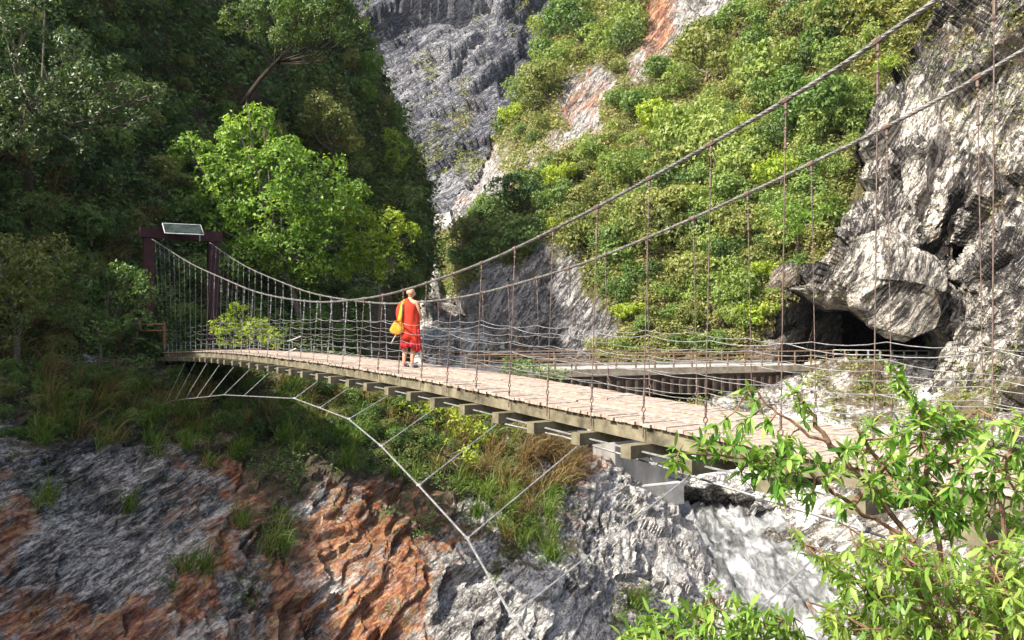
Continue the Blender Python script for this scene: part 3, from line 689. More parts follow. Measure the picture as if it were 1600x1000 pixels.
# wind cable, out and below on the near side, with its ties; a second cable right under the deck edge
wc = [(-12, 5.2, -3.3), (-9, 3.9, -3.05), (-7, 3.2, -2.85), (-5, 2.63, -2.66), (-3, 1.94, -2.49), (-1, 1.58, -2.23), (1, 1.27, -1.94), (3, 1.05, -1.69), (5, .91, -1.65), (7, .81, -1.60), (13, 1.02, -1.92), (21, .95, -2.68), (26, 1.0, -3.4)]
def WC(i): t, d, z = wc[i]; return Q(t, -d, z)
mb = MB()
for i in range(len(wc) - 1): mb.tube([WC(i), WC(i + 1)], .014, 6)
for i in range(1, 10): mb.tube([WC(i) - Vector((.03, 0, 0)), WC(i) + Vector((.03, 0, 0))], .03, 6)
part(mb, 'wind_cable', M['galv'])
for i in range(1, 10):
    t = wc[i][0]; b = Q(t, -.2, deck_z(t) - .40); mb = MB(); w = WC(i)
    mb.tube([w, b], .009, 5)
    for q in (.05, .09, .13, .17): mb.tube([w.lerp(b, q - .008), w.lerp(b, q + .008)], .016, 5)
    part(mb, 'tie_wire', M['galv'])
for t in (11, 13, 15, 17, 19, 21, 23):
    u = np.interp(t, [w[0] for w in wc], [w[1] for w in wc]); zz = np.interp(t, [w[0] for w in wc], [w[2] for w in wc])
    mb = MB(); mb.tube([Q(t, -u, zz), Q(t, -.2, deck_z(t) - .40)], .009, 5); part(mb, 'tie_wire', M['galv'])
mb = MB(); sc_pts = [(-1, -.15, deck_z(-1) - .42), (-2.5, -.1, -1.47), (-4.2, 0, -1.62), (-5.74, 0, -1.745), (-6.9, 0, -1.83), (-7.9, 0, -1.94), (-10, 0, -2.3), (-13, 0, -2.9)]
mb.tube([Q(*a) for a in sc_pts], .014, 5)
for t, z in ((-4.2, -1.62), (-5.74, -1.745), (-6.9, -1.83)):
    mb.tube([Q(t + .35, .05, deck_z(t) - .3), Q(t, 0, z)], .013, 5); mb.tube([Q(t + .05, 0, z - .01), Q(t - .05, 0, z + .01)], .03, 6)
part(mb, 'storm_cable', M['galv'])
# far tower: two dark red posts, a crosshead, and the tilted sheet panel on top
tw = empty('tower', Vector((0, 0, 0))); tw.parent = fb
tz = deck_z(T1)
for off in (-.45, 2.62):
    mb = MB(); top = 4.62; c = Q(T1 + .1, off, 0); c.z = (top + tz - 1.2) / 2
    mb.box(c, DV * .22, NV * .25, Vector((0, 0, (top - tz + 1.2) / 2))); part(mb, 'post', M['redpaint'], tw)
mb = MB(); c = Q(T1 + .1, 1.08, 4.92); mb.box(c, DV * .27, NV * 1.95, Vector((0, 0, .26)))
part(mb, 'crosshead', M['redpaint'], tw)
mb = MB(); px_dir = Vector((.9, .2, 0)).normalized()
c = P(286, 358, 38.4); ux = Vector((.92, .1, -.03)); uy = Vector((.225, -.35, -.29))
uz = ux.cross(uy).normalized()
mb.box(c, ux, uy, uz * .02); M['panelglass'].node_tree.nodes['Principled BSDF'].inputs['Specular IOR Level'].default_value = .1
part(mb, 'roof_panel', M['panelglass'], tw)
mb = MB()
for s_ in (-1, 1):
    mb.tube([c + ux * s_ - uy, c + ux * s_ + uy], .03, 4); mb.tube([c - ux + uy * s_, c + ux + uy * s_], .03, 4)
    mb.tube([c + ux * s_ * .95 - uy * .9, c + ux * s_ * .95 - uy * .9 - Vector((0, 0, .8))], .03, 4)
for q in (-.5, 0, .5): mb.tube([c + ux * q - uy + uz * .02, c + ux * q + uy + uz * .02], .012, 4)
part(mb, 'panel_frame', M['steelframe'], tw)
# near tower, out of the picture at the right
mb = MB()
for off in (-.35, 2.35):
    c = Q(-14.9, off, 1.9); mb.box(c, DV * .2, NV * .2, Vector((0, 0, 4.5)))
mb.box(Q(-14.9, 1, 6.5), DV * .24, NV * 1.8, Vector((0, 0, .22))); part(mb, 'portal', M['redpaint'], fb)
# wooden railing and its short post left of the far tower
wr = empty('wooden_railing', P(258, 545, 37.5)); tag(wr, 'short brown wooden railing left of the far bridge tower', 'railing')
for (x, y0, y1) in ((257, 503, 545), (214, 505, 545)):
    mb = MB(); a = P(x, y0, 37.5) - wr.location; b = P(x, y1, 37.5) - wr.location; mb.tube([b, a], .085, 4); mb.build('post', M['wood_rail'], wr)
for (y) in (507, 517):
    mb = MB(); a = P(205, y, 37.5) - wr.location; b = P(258, y, 37.45) - wr.location; mb.tube([a, b], .055, 4); mb.build('rail', M['wood_rail'], wr)

# ------------------------------------------------------------------ the road bridge behind
def road_bridge():
    A = P(820, 582, 50.5); B = P(1300, 573, 60.0); A.z = B.z = -2.75
    rb = empty('road_bridge', (A + B) / 2); L0 = rb.location.copy()
    tag(rb, 'low concrete road bridge with brown railings leading to the cave in the cliff', 'road bridge')
    u = (B - A).normalized(); n = Vector((-u.y, u.x, 0)); Ln = (B - A).length
    def pt(s, w, z): return A + u * s + n * w + Vector((0, 0, z)) - L0
    def bx(s0, s1, w0, w1, z0, z1, mat, name):
        mb = MB(); mb.box(pt((s0 + s1) / 2, (w0 + w1) / 2, (z0 + z1) / 2), u * (s1 - s0) / 2, n * (w1 - w0) / 2, Vector((0, 0, (z1 - z0) / 2))); return mb.build(name, mat, rb)
    bx(-4, Ln, 0, 7, -.35, 0, M['concrete'], 'deck')
    bx(-4, Ln, -.12, .25, -.34, .14, M['tan'], 'kerb')
    bx(-4, Ln, 6.9, 7.2, -.5, .25, M['concrete'], 'kerb')
    bx(1, Ln - .5, .3, .55, -1.75, -.35, M['brown_dk'], 'girder')
    bx(1, Ln - .5, 6.3, 6.55, -1.75, -.35, M['redbrown'], 'girder')
    k = 1.2
    while k < Ln - .6:
        mb = MB(); mb.box(pt(k, .1, -1.18), u * .10, n * .2, Vector((0, 0, .55 + random.uniform(-.08, .05)))); mb.build('rib', M['redbrown' if int(k * 7) % 5 == 0 else 'brown_dk'], rb); k += .72
    for w in (.05, 7.0):
        rl = empty('railing'); rl.parent = rb
        mb = MB()
        for z in (1.2, .82, .45): mb.tube([pt(-4, w, z), pt(Ln, w, z)], .045 if z > 1 else .035, 5)
        mb.build('rail', M['brown'], rl)
        k = -4
        while k < Ln:
            mb = MB(); mb.box(pt(k, w, .6), u * .05, n * .05, Vector((0, 0, .62))); mb.build('post', M['brown'], rl); k += 1.55 if w < 1 else 3.1
    # pier under the left half
    return rb
road_bridge()
def pier():
    b = P(985, 752, 45.5); pr = empty('concrete_pier', b); tag(pr, 'square grey concrete pier between the white rock and the footbridge deck', 'pier')
    h = -5.9 - b.z; mb = MB()
    ax = Vector((.90, .436, 0)); ay = Vector((-.436, .90, 0))
    mb.box((0, 0, h / 2 + 0), ax * 1.85, ay * 1.2, Vector((0, 0, h / 2))); mb.build('shaft', M['concrete_dk'], pr)
    mb = MB(); mb.box((0, 0, h + .25), ax * 2.1, ay * 1.45, Vector((0, 0, .26))); mb.build('cap', M['concrete'], pr)
    mb = MB(); mb.box((.3, 0, -.6), ax * 2.3, ay * 1.6, Vector((0, 0, .62))); mb.build('footing', M['concrete'], pr)
pier()
def abutment():
    b = P(1225, 662, 57); w = empty('concrete_abutment', b); tag(w, 'grey concrete wall standing under the right end of the road bridge', 'wall')
    mb = MB(); mb.box((0, .6, 1.1), (2.3, 0, 0), (0, .6, 0), (0, 0, 1.25)); mb.box((.2, 0, .1), (2.7, 0, 0), (0, 1.4, 0), (0, 0, .5)); mb.build('wall', M['concrete_dk'], w)
abutment()
def tunnel_rail():
    a = P(1302, 573, 60.2); b = P(1452, 568, 57.5); a.z = b.z = -2.75
    g = empty('guard_railing', (a + b) / 2); L0 = g.location.copy(); tag(g, 'pale metal guard railing on the road in front of the dark cave mouth', 'railing')
    mb = MB()
    for z in (1.25, .9, .55): mb.tube([a + Vector((0, 0, z)) - L0, b + Vector((0, 0, z)) - L0], .04, 5)
    mb.build('rail', M['steelframe'], g)
    for k in range(9):
        mb = MB(); p = a.lerp(b, k / 8) - L0; mb.box(p + Vector((0, 0, .6)), (.05, 0, 0), (0, .05, 0), (0, 0, .65)); mb.build('post', M['steelframe' if k > 2 else 'brown'], g)
    mb = MB(); u = (b - a).normalized(); n = Vector((-u.y, u.x, 0))
    p = (a + b) / 2 - L0; mb.box(p + n * 5 - Vector((0, 0, .45)), u * (b - a).length / 2 * 1.0, n * 5.6, Vector((0, 0, .42)))
    o = mb.build('road', M['concrete'], None); o.location = L0; tag(o, kind='structure')
tunnel_rail()

# ------------------------------------------------------------------ the monk
def monk():
    T = 4.57; base = Q(T, 1.0, deck_z(T) + .025); S = 1.02
    root = empty('person', base); root.scale = (S, S, S)
    face = math.radians(18)      # he faces away from the camera and a little right
    root.rotation_euler = (0, 0, -face)
    tag(root, 'shaven-headed person in knee-length red robes and sandals walking away along the footbridge', 'person')
    # skeleton (local: x right, y forward, z up)
    J = {'pel': (0, 0, .95, .13, .11), 'sp1': (0, .0, 1.08, .125, .10), 'sp2': (.0, .0, 1.25, .145, .105), 'ch': (0, .01, 1.38, .12, .10), 'nk': (0, .015, 1.47, .055, .055), 'nk2': (.005, .03, 1.53, .052, .052),
         'hl': (-.10, 0, .90, .09, .09), 'kl': (-.115, .05, .50, .058, .06), 'cl': (-.115, .02, .36, .056, .058), 'al': (-.12, -.03, .09, .034, .038), 'fl': (-.125, .0, .045, .036, .03), 'tl': (-.14, .15, .03, .034, .018),
         'hr': (.10, 0, .90, .09, .09), 'kr': (.105, -.01, .50, .058, .06), 'cr': (.105, -.05, .36, .056, .058), 'ar': (.10, -.08, .09, .034, .038), 'fr': (.10, -.05, .045, .036, .03), 'tr': (.125, .10, .03, .034, .018),
         'sl': (-.18, 0, 1.40, .06, .06), 'el': (-.24, -.03, 1.12, .045, .045), 'wl': (-.21, .13, .93, .026, .03), 'pml': (-.20, .18, .90, .03, .022),
         'sr': (.18, .0, 1.40, .06, .06), 'er': (.225, .02, 1.12, .042, .042), 'wr': (.17, .20, 1.04, .026, .028), 'pmr': (.15, .27, 1.04, .03, .022)}
    E = [('pel', 'sp1'), ('sp1', 'sp2'), ('sp2', 'ch'), ('ch', 'nk'), ('nk', 'nk2'), ('pel', 'hl'), ('hl', 'kl'), ('kl', 'cl'), ('cl', 'al'), ('al', 'fl'), ('fl', 'tl'), ('pel', 'hr'), ('hr', 'kr'), ('kr', 'cr'), ('cr', 'ar'), ('ar', 'fr'), ('fr', 'tr'),
         ('ch', 'sl'), ('sl', 'el'), ('el', 'wl'), ('wl', 'pml'), ('ch', 'sr'), ('sr', 'er'), ('er', 'wr'), ('wr', 'pmr')]
    # five fingers on each hand, bent and unequal
    for sd, hand, fw in (('l', Vector(J['pml'][:3]), Vector((.05, .6, -.8)).normalized()), ('r', Vector(J['pmr'][:3]), Vector((-.6, .75, -.1)).normalized())):
        side = fw.cross(Vector((0, 0, 1))).normalized()
        for q, (o, L) in enumerate(((-.026, .062), (-.009, .075), (.009, .072), (.025, .055))):
            a = hand + side * o + fw * .03; b = a + fw * L * .55; c = b + (fw + Vector((0, -.3, -.7))).normalized() * L * .5
            J['f%s%da' % (sd, q)] = (*a, .011, .011); J['f%s%db' % (sd, q)] = (*b, .009, .009); J['f%s%dc' % (sd, q)] = (*c, .008, .008)
            E += [('pm' + sd, 'f%s%da' % (sd, q)), ('f%s%da' % (sd, q), 'f%s%db' % (sd, q)), ('f%s%db' % (sd, q), 'f%s%dc' % (sd, q))]
        a = hand + side * .035 * (-1) + fw * .0; b = a + (fw - side).normalized() * .045
        J['t%sa' % sd] = (*a, .012, .012); J['t%sb' % sd] = (*b, .010, .010); E += [('pm' + sd, 't%sa' % sd), ('t%sa' % sd, 't%sb' % sd)]
    # head: skull, jaw, face turned to the right
    hd = math.radians(-52); fx, fy = -math.sin(hd), math.cos(hd)       # face direction
    hc = Vector((.01, .035, 1.615)); fd = Vector((fx, fy, 0)); rd = Vector((fy, -fx, 0))
    keys = list(J); idx = {k: i for i, k in enumerate(keys)}
    me = bpy.data.meshes.new('body'); me.from_pydata([J[k][:3] for k in keys], [(idx[a], idx[b]) for a, b in E], []); me.update()
    body = bpy.data.objects.new('body', me); COL.objects.link(body); body.parent = root; me.materials.append(M['skin'])
    md = body.modifiers.new('skin', 'SKIN')
    md.use_smooth_shade = True
    sv = me.skin_vertices[0].data
    for k, i in idx.items(): sv[i].radius = J[k][3:5]
    sv[idx['pel']].use_root = True
    ss = body.modifiers.new('sub', 'SUBSURF'); ss.levels = 2; ss.render_levels = 2
    bpy.context.view_layer.update()
    dg = bpy.context.evaluated_depsgraph_get(); ev = body.evaluated_get(dg); m2 = bpy.data.meshes.new_from_object(ev)
    # sculpted head in its own rings, joined into the same mesh
    bm = bmesh.new(); bm.from_mesh(m2)
    nu, nv = 28, 20; rows = []
    for j in range(nv + 1):
        ph = math.pi * j / nv; row = []
        for i in range(nu):
            th = 2 * math.pi * i / nu; x = math.sin(ph) * math.sin(th); y = math.sin(ph) * math.cos(th); z = math.cos(ph)   # y towards the face
            X = x * .077; Y_ = y * .097; Z = z * .118
            if z < 0: X *= 1 - .32 * min(1, -z * 1.1); Y_ *= 1 - .12 * (-z)
            if z < -.2 and y < 0: Y_ *= .72
            if y > .5:                                   # brow, eye hollows, nose, mouth, chin
                def g(x0, z0, sx, sz): return math.exp(-((x - x0) / sx) ** 2 - ((z - z0) / sz) ** 2)
                Y_ += .026 * g(0, -.18, .13, .20) + .012 * g(0, -.30, .16, .08) - .012 * (g(.34, .02, .17, .11) + g(-.34, .02, .17, .11)) + .006 * g(0, .2, .5, .1) + .008 * g(0, -.52, .24, .06) + .010 * g(0, -.80, .28, .16) - .004 * g(0, -.58, .2, .03)
            for sx in (-1, 1):                            # ears
                e = math.exp(-((x - sx * .98) / .22) ** 2 - ((z + .05) / .24) ** 2 - ((y + .08) / .16) ** 2); X += sx * .022 * e
            row.append(bm.verts.new(hc + rd * X + fd * Y_ + Vector((0, 0, Z - .0))))
        rows.append(row)
    for j in range(nv):
        for i in range(nu):
            try: bm.faces.new((rows[j][i], rows[j + 1][i], rows[j + 1][(i + 1) % nu], rows[j][(i + 1) % nu]))
            except ValueError: pass
    bmesh.ops.remove_doubles(bm, verts=[v for r in (rows[0], rows[-1]) for v in r], dist=1e-5)
    for f in bm.faces: f.smooth = True; f.material_index = 0
    nme = bpy.data.meshes.new('body'); bm.to_mesh(nme); bm.free(); nme.materials.append(M['skin'])
    body.modifiers.clear(); body.data = nme
    # cloth: lofted rings with folds
    def loft(name, rings, mat, folds, nseg=72, seed=1, thick=.008, ang=None):
        v = []; f = []; n = nseg
        for j, (cx, cy, z, rx, ry, fa) in enumerate(rings):
            for i in range(n):
                th = 2 * math.pi * i / n
                w = 1 + fa * (math.sin(th * folds + seed + z * 3.1) * .55 + math.sin(th * (folds * 1.7 // 1) + 1.3 * seed + z * 5) * .35 + math.sin(th * 3 + seed * 2 + z * 4) * .3)
                dz = fa * .25 * math.sin(th * 2 + seed) if j == 0 else 0
                v.append((cx + math.sin(th) * rx * w, cy + math.cos(th) * ry * w, z + dz))
        for j in range(len(rings) - 1):
            for i in range(n): f.append((j * n + i, j * n + (i + 1) % n, (j + 1) * n + (i + 1) % n, (j + 1) * n + i))
        o = link_mesh(name, v, f, mat, root, smooth=True)
        so = o.modifiers.new('thick', 'SOLIDIFY'); so.thickness = thick; return o
    loft('under_robe', [(.03, -.01, .40, .235, .19, .13), (.025, -.01, .52, .215, .175, .11), (.01, 0, .70, .205, .17, .07), (0, 0, .95, .185, .155, .03), (0, 0, 1.05, .165, .14, .02)], M['skirt'], 9, seed=2.2)
    # outer robe: wraps left shoulder and arm, hangs longer behind right
    v = []; f = []; n = 80
    rings = [(.02, -.02, .56, .235, .185, .075), (.01, -.02, .70, .235, .19, .06), (-.01, -.01, .88, .235, .185, .05), (-.03, 0, 1.02, .25, .175, .045), (-.05, 0, 1.16, .262, .165, .04), (-.05, 0, 1.28, .25, .15, .035), (-.035, 0, 1.37, .215, .13, .03), (-.012, .005, 1.44, .14, .10, .02), (0, .01, 1.485, .072, .07, .01)]
    for j, (cx, cy, z, rx, ry, fa) in enumerate(rings):
        for i in range(n):
            th = 2 * math.pi * i / n; s_, c_ = math.sin(th), math.cos(th)
            w = 1 + fa * 1.5 * (math.sin(th * 5 + z * 6) * .5 + math.sin(th * 9 + z * 9 + 1) * .4 + math.sin((th + z * 2.2) * 14) * .25)
            z_ = z
            if j == 0: z_ += .10 * s_ * -1 + .05 * math.sin(th * 3)          # hem lower at the right
            if j >= 6 and s_ > 0: z_ -= (.045 + .03 * (j - 6)) * s_        # cut low off the right shoulder
            v.append((cx + s_ * rx * w, cy + c_ * ry * w, z_))
    for j in range(len(rings) - 1):
        for i in range(n): f.append((j * n + i, j * n + (i + 1) % n, (j + 1) * n + (i + 1) % n, (j + 1) * n + i))
    o = link_mesh('robe', v, f, M['robe'], root, smooth=True); so = o.modifiers.new('thick', 'SOLIDIFY'); so.thickness = .01
    # loose hanging end of the robe at the lower right
    v = []; f = []
    for j in range(7):
        for i in range(13):
            a = i / 12; b = j / 6
            v.append((.10 + .16 * a + .05 * b, -.17 + .10 * a + .02 * math.sin(a * 19) * (.4 + b), .80 - .46 * b + .02 * math.sin(a * 9)))
    for j in range(6):
        for i in range(12): q = j * 13 + i; f.append((q, q + 1, q + 14, q + 13))
    o = link_mesh('robe_end', v, f, M['skirt'], root, smooth=True); so = o.modifiers.new('thick', 'SOLIDIFY'); so.thickness = .008
    for s_, (x, y) in (('l', (-.13, .055)), ('r', (.11, .005))):
        mb = MB(); 
        prof = [(-.045, -.10), (-.05, .0), (-.052, .10), (-.03, .155), (.03, .155), (.05, .10), (.042, 0), (.038, -.10), (0, -.125)]
        top = [(x + a, y + b, .012) for a, b in prof]; bo = [(x + a, y + b, -.012) for a, b in prof]; k = len(prof)
        mb.add(top + bo, [tuple(range(k)), tuple(range(2 * k - 1, k - 1, -1))] + [(i, k + i, k + (i + 1) % k, (i + 1) % k) for i in range(k)])
        mb.tube([(x - .05, y + .07, .01), (x - .02, y + .05, .07), (x + .02, y + .05, .07), (x + .05, y + .07, .01)], .011, 5)
        mb.build('sandal', M['sandal'], root)
    # bag on a strap over the left shoulder: a thing of its own
    R = Matrix.Rotation(-face, 4, 'Z')
    def wp(p): return base + (R @ (Vector(p) * S))
    bag = empty('shoulder_bag', wp((-.17, -.22, .80)))
    tag(bag, 'yellow-orange cloth shoulder bag hanging at the left hip of the person in red', 'bag')
    v = []; f = []; nu, nv = 32, 16
    for j in range(nv + 1):
        b = j / nv; zz = 1.0 - .30 * b; wd = .07 + .10 * math.sin(min(1, b * 1.25) * math.pi / 2) ; wd *= math.sqrt(max(.02, 1 - max(0, (b - .62) / .38) ** 2.2)); dp = .055 * math.sin(max(.12, b) ** .7 * math.pi * .93) + .02
        for i in range(nu):
            th = 2 * math.pi * i / nu; w = 1 + .05 * math.sin(th * 7 + b * 5) + .04 * math.sin(th * 3 + b * 9)
            v.append(tuple(wp((-.185 + .05 * (.5 - b) + math.sin(th) * wd * w, -.225 + math.cos(th) * dp * w, zz + .015 * math.sin(th * 2))) - bag.location))
    for j in range(nv):
        for i in range(nu): f.append((j * nu + i, j * nu + (i + 1) % nu, (j + 1) * nu + (i + 1) % nu, (j + 1) * nu + i))
    f.append(tuple(range(nu))); f.append(tuple(nv * nu + i for i in range(nu)))
    link_mesh('pouch', v, f, M['bagcloth'], bag, smooth=True)
    sp = [(-.13, -.25, .94), (-.115, -.235, 1.06), (-.105, -.20, 1.20), (-.10, -.165, 1.33), (-.095, -.115, 1.43), (-.09, -.02, 1.475), (-.09, .08, 1.44), (-.10, .14, 1.32)]
    v = []; f = []
    for j, p in enumerate(sp):
        p = Vector(p); w = .055 - .004 * j if j < 4 else .034
        v += [tuple(wp(p + Vector((-w, 0, 0))) - bag.location), tuple(wp(p + Vector((0, -.012, .004))) - bag.location), tuple(wp(p + Vector((w, 0, 0))) - bag.location)]
        if j: q = j * 3; f += [(q - 3, q - 2, q + 1, q), (q - 2, q - 1, q + 2, q + 1)]
    o = link_mesh('strap', v, f, M['bagcloth'], bag, smooth=True); so = o.modifiers.new('thick', 'SOLIDIFY'); so.thickness = .012
    mb = MB(); a = wp((-.205, .16, .93)); st = empty('walking_stick', a); tag(st, 'thin pale stick hanging down from the hand of the person in red', 'stick')
    mb.tube([wp((-.175, .10, 1.02)) - a, wp((-.40, -.10, .50)) - a], [.013, .011], 7); mb.build('shaft', M['pale_wood'], st)
    mb = MB(); mb.tube([wp((-.165, .11, 1.045)) - a, wp((-.18, .095, 1.0)) - a], [.018, .017], 7); mb.build('grip', M['sandal'], st)
monk()
for t_, lab, dz in ((10.2, 'upper of two short pale cane pieces caught in the near side wires of the footbridge', .45), (10.6, 'lower of two short pale cane pieces caught in the near side wires of the footbridge', .1)):
    b = Q(t_, .02, deck_z(t_) + dz); cn = MB(); cn.tube([Vector((0, 0, 0)), Vector((.14, .04, .05)), Vector((.34, .1, .14))], [.012, .016, .022], 6)
    o = cn.build('cane_piece', M['pale_wood']); o.location = b; tag(o, lab, 'stick')

# ------------------------------------------------------------------ vegetation
def unit(v): return v / (np.linalg.norm(v, axis=-1, keepdims=True) + 1e-9)
def leaf_quads(c, n, size, aspect=.5, droop=.2, g=rng):
    """one diamond-shaped leaf per centre c, roughly facing n"""
    k = len(c); size = np.broadcast_to(size, k)[:, None] * g.uniform(.6, 1.35, (k, 1))
    n = unit(n + g.normal(0, .55, (k, 3)))
    a = unit(np.cross(n, g.normal(0, 1, (k, 3)))); a[:, 2] -= droop; a = unit(a - n * (a * n).sum(1, keepdims=True)); b = np.cross(n, a)
    v = np.stack([c - a * size * .5, c + b * size * aspect * .5 + a * size * .05, c + a * size * .55 - n * size * .08, c - b * size * aspect * .5 + a * size * .05], 1)
    return v.reshape(-1, 3), np.arange(4 * k).reshape(k, 4)
def crown_points(lobes, n, g=rng, up=.25):
    """points scattered through the outer shell of the lobes, with gaps"""
    L = np.array([[*l[0], *l[1]] for l in lobes], float)
    area = (L[:, 3] * L[:, 4] + L[:, 3] * L[:, 5]) ; pr = area / area.sum()
    i = g.choice(len(L), n, p=pr); d = unit(g.normal(0, 1, (n, 3))); d[:, 2] = np.where(g.random(n) < up, np.abs(d[:, 2]), d[:, 2])
    rr = g.uniform(.62, 1.06, (n, 1)) ** .6
    rag = fbm(L[i, :3] * 3.1 / L[:, 3:6].mean() + d * 2.6, 3, int(g.integers(999)))[:, None]
    c = L[i, :3] + d * L[i, 3:6] * rr * (1 + .55 * rag)
    ms = L[:, 3:6].mean()
    gap = fbm(c * (2.2 / ms), 3, int(g.integers(999)))
    keep = gap > -.10
    c = c + g.normal(0, .05, c.shape) * ms
    inner = np.zeros(len(c), bool)
    for k in range(len(L)):
        q = ((c - L[k, :3]) / L[k, 3:6]); inner |= (q ** 2).sum(1) < .33
    keep &= ~inner
    return c[keep], d[keep]
def trunk_mb(h, r, limbs, g, spread=.8, top=.9):
    mb = MB(); x = y = 0; pts = []
    for k in range(6):
        pts.append((x, y, h * top * k / 5)); x += g.uniform(-.06, .06) * h; y += g.uniform(-.06, .06) * h
    mb.tube(pts, [r * (1 - .13 * k) for k in range(6)], 7)
    for k in range(limbs):
        b = Vector(pts[2 + k % 3]); a = g.uniform(0, 6.28); L = h * spread * g.uniform(.4, .7)
        e = b + Vector((math.cos(a) * L, math.sin(a) * L, L * g.uniform(.5, .9))); m_ = b.lerp(e, .5) + Vector((0, 0, -L * .08))
        mb.tube([b, m_, e], [r * .45, r * .3, r * .12], 5)
    return mb
def proto_crown(seed, n, leaf, flat=.8, nl=10, aspect=.55):
    g = np.random.default_rng(seed); lobes = []
    for k in range(nl):
        a = g.uniform(0, 6.28); r = g.uniform(.1, .62); z = .95 + g.uniform(-.42, .45) * flat; s_ = g.uniform(.26, .48)
        lobes.append(((math.cos(a) * r, math.sin(a) * r, z), (s_ * 1.1, s_ * 1.1, s_ * flat)))
    c, d = crown_points(lobes, n, g)
    v, f = leaf_quads(c, d + np.array([0, 0, .35]), leaf, aspect, g=g)
    return v, f
class Proto:
    def __init__(s, seed, n, leaf, mat, flat=.8, nl=10, bark='bark'):
        v, f = proto_crown(seed, n, leaf, flat, nl)
        s.crown = bpy.data.meshes.new('crown'); k = len(f)
        s.crown.vertices.add(len(v)); s.crown.vertices.foreach_set('co', v.astype(np.float32).ravel())
        s.crown.loops.add(k * 4); s.crown.loops.foreach_set('vertex_index', f.astype(np.int32).ravel())
        s.crown.polygons.add(k); s.crown.polygons.foreach_set('loop_start', np.arange(0, 4 * k, 4, dtype=np.int32)); s.crown.polygons.foreach_set('loop_total', np.full(k, 4, np.int32)); s.crown.update(calc_edges=True)
        s.crown.materials.append(M[mat])
        g = random.Random(seed); mb = trunk_mb(1.0, .05, 6, g)
        s.trunk = bpy.data.meshes.new('trunk'); s.trunk.from_pydata(mb.v, [], mb.f); s.trunk.materials.append(M[bark]); s.trunk.update()
    def place(s, name, loc, r, rz, label, group, cat='tree', tall=1.0):
        e = empty(name, loc); e.scale = (r, r, r * tall); e.rotation_euler = (0, 0, rz); tag(e, label, cat, group)
        for nm, me in (('trunk', s.trunk), ('crown', s.crown)):
            o = bpy.data.objects.new(nm, me); COL.objects.link(o); o.parent = e
        return e

def scatter_px(poly, n, sep, okfn, xr=(-80, 1680), yr=(-60, 1060), seed=1):
    g = random.Random(seed); pts = []; tries = 0
    while len(pts) < n and tries < n * 60:
        tries += 1
        x = g.uniform(*xr); y = g.uniform(*yr)
        sp = sep(x, y) if callable(sep) else sep
        if not inside(poly, [x], [y])[0] or not okfn(x, y): continue
        if any((x - a) ** 2 + (y - b) ** 2 < sp * sp for a, b in pts): continue
        pts.append((x, y))
    return sorted(pts, key=lambda p: p[1])

protos = {}
def pr(kind, far=True):
    key = (kind, far)
    if key not in protos:
        mat, flat = {'bright': ('leaf_hill' if far else 'leaf_bright', .75), 'mid': ('leaf_mid', .8), 'olive': ('leaf_olive', .7), 'dark': ('leaf_dark', .85), 'yellow': ('leaf_yellow', .6)}[kind]
        protos[key] = [Proto(100 + k * 7 + len(protos) * 31, 3400 if far else 6500, .115 if far else .095, mat, flat, 9 + k, 'bark' if kind != 'dark' else 'bark_dark') for k in range(3)]
    return protos[key]

# trees on the sunlit hillside
def hill_ok(x, y):
    if x > 1500 or inside(CAVE, [x], [y + 12])[0] or inside(CAVE, [x], [y])[0]: return False
    if edge_dist(cliff_edge, [x], [y])[0] < 14: return False
    if inside(cliff_edge + [(1900, 452), (1900, -420)], [x], [y])[0]: return False
    return (hill_rockfield(np.array([x, x]), np.array([y, y - 16])) < .34).all()
hpts = scatter_px(hill_poly, 250, lambda x, y: 17 + 12 * max(0, min(1, (x - 700) / 500)), hill_ok, (690, 1480), (-40, 540), 11)
gg = random.Random(21)
TREE_LABEL = {'yellow': 'yellow-green light tree in the woods covering the sunlit slope', 'bright': 'bright green bushy tree in the woods covering the sunlit slope', 'mid': 'fresh green rounded tree in the woods covering the sunlit slope', 'olive': 'olive green thin-leaved tree in the woods covering the sunlit slope', 'dark': 'dark green dense tree in the woods covering the sunlit slope'}
for (x, y) in hpts:
    t = pxnoise(np.array([x]), np.array([y]), .007, 31)[0] * 2.2
    w = (x - 700) / 700
    r = gg.random()
    if x < 900 and y > 200: k = 'mid' if r < .55 else ('dark' if r < .85 else 'olive')
    elif t > .3: k = 'bright' if r < .75 else 'mid'
    elif t < -.35 or (y > 330 and x > 1000): k = 'olive' if r < .7 else 'bright'
    else: k = ['mid', 'bright', 'olive', 'mid'][int(r * 4)]
    if gg.random() < .16: k = gg.choice(['dark', 'yellow', 'mid'])
    p, n = at(sH, x, y); p = Vector(p[0].tolist()); n = Vector(n[0].tolist())
    rp = gg.choice([.7, 1, 1.1, 1.4, 1.8]) * gg.uniform(16, 28) * (1 + .5 * max(0, w)) * (.75 if y > 440 else 1)
    R = rp * p.y / 1200
    pr(k)[gg.randrange(3)].place('bushy_tree', p - Vector((0, 0, R * .55)) + n * R * .12, R, gg.uniform(0, 6.28), TREE_LABEL[k], 'trees on the sunlit slope right of the gorge', tall=gg.uniform(.85, 1.3))
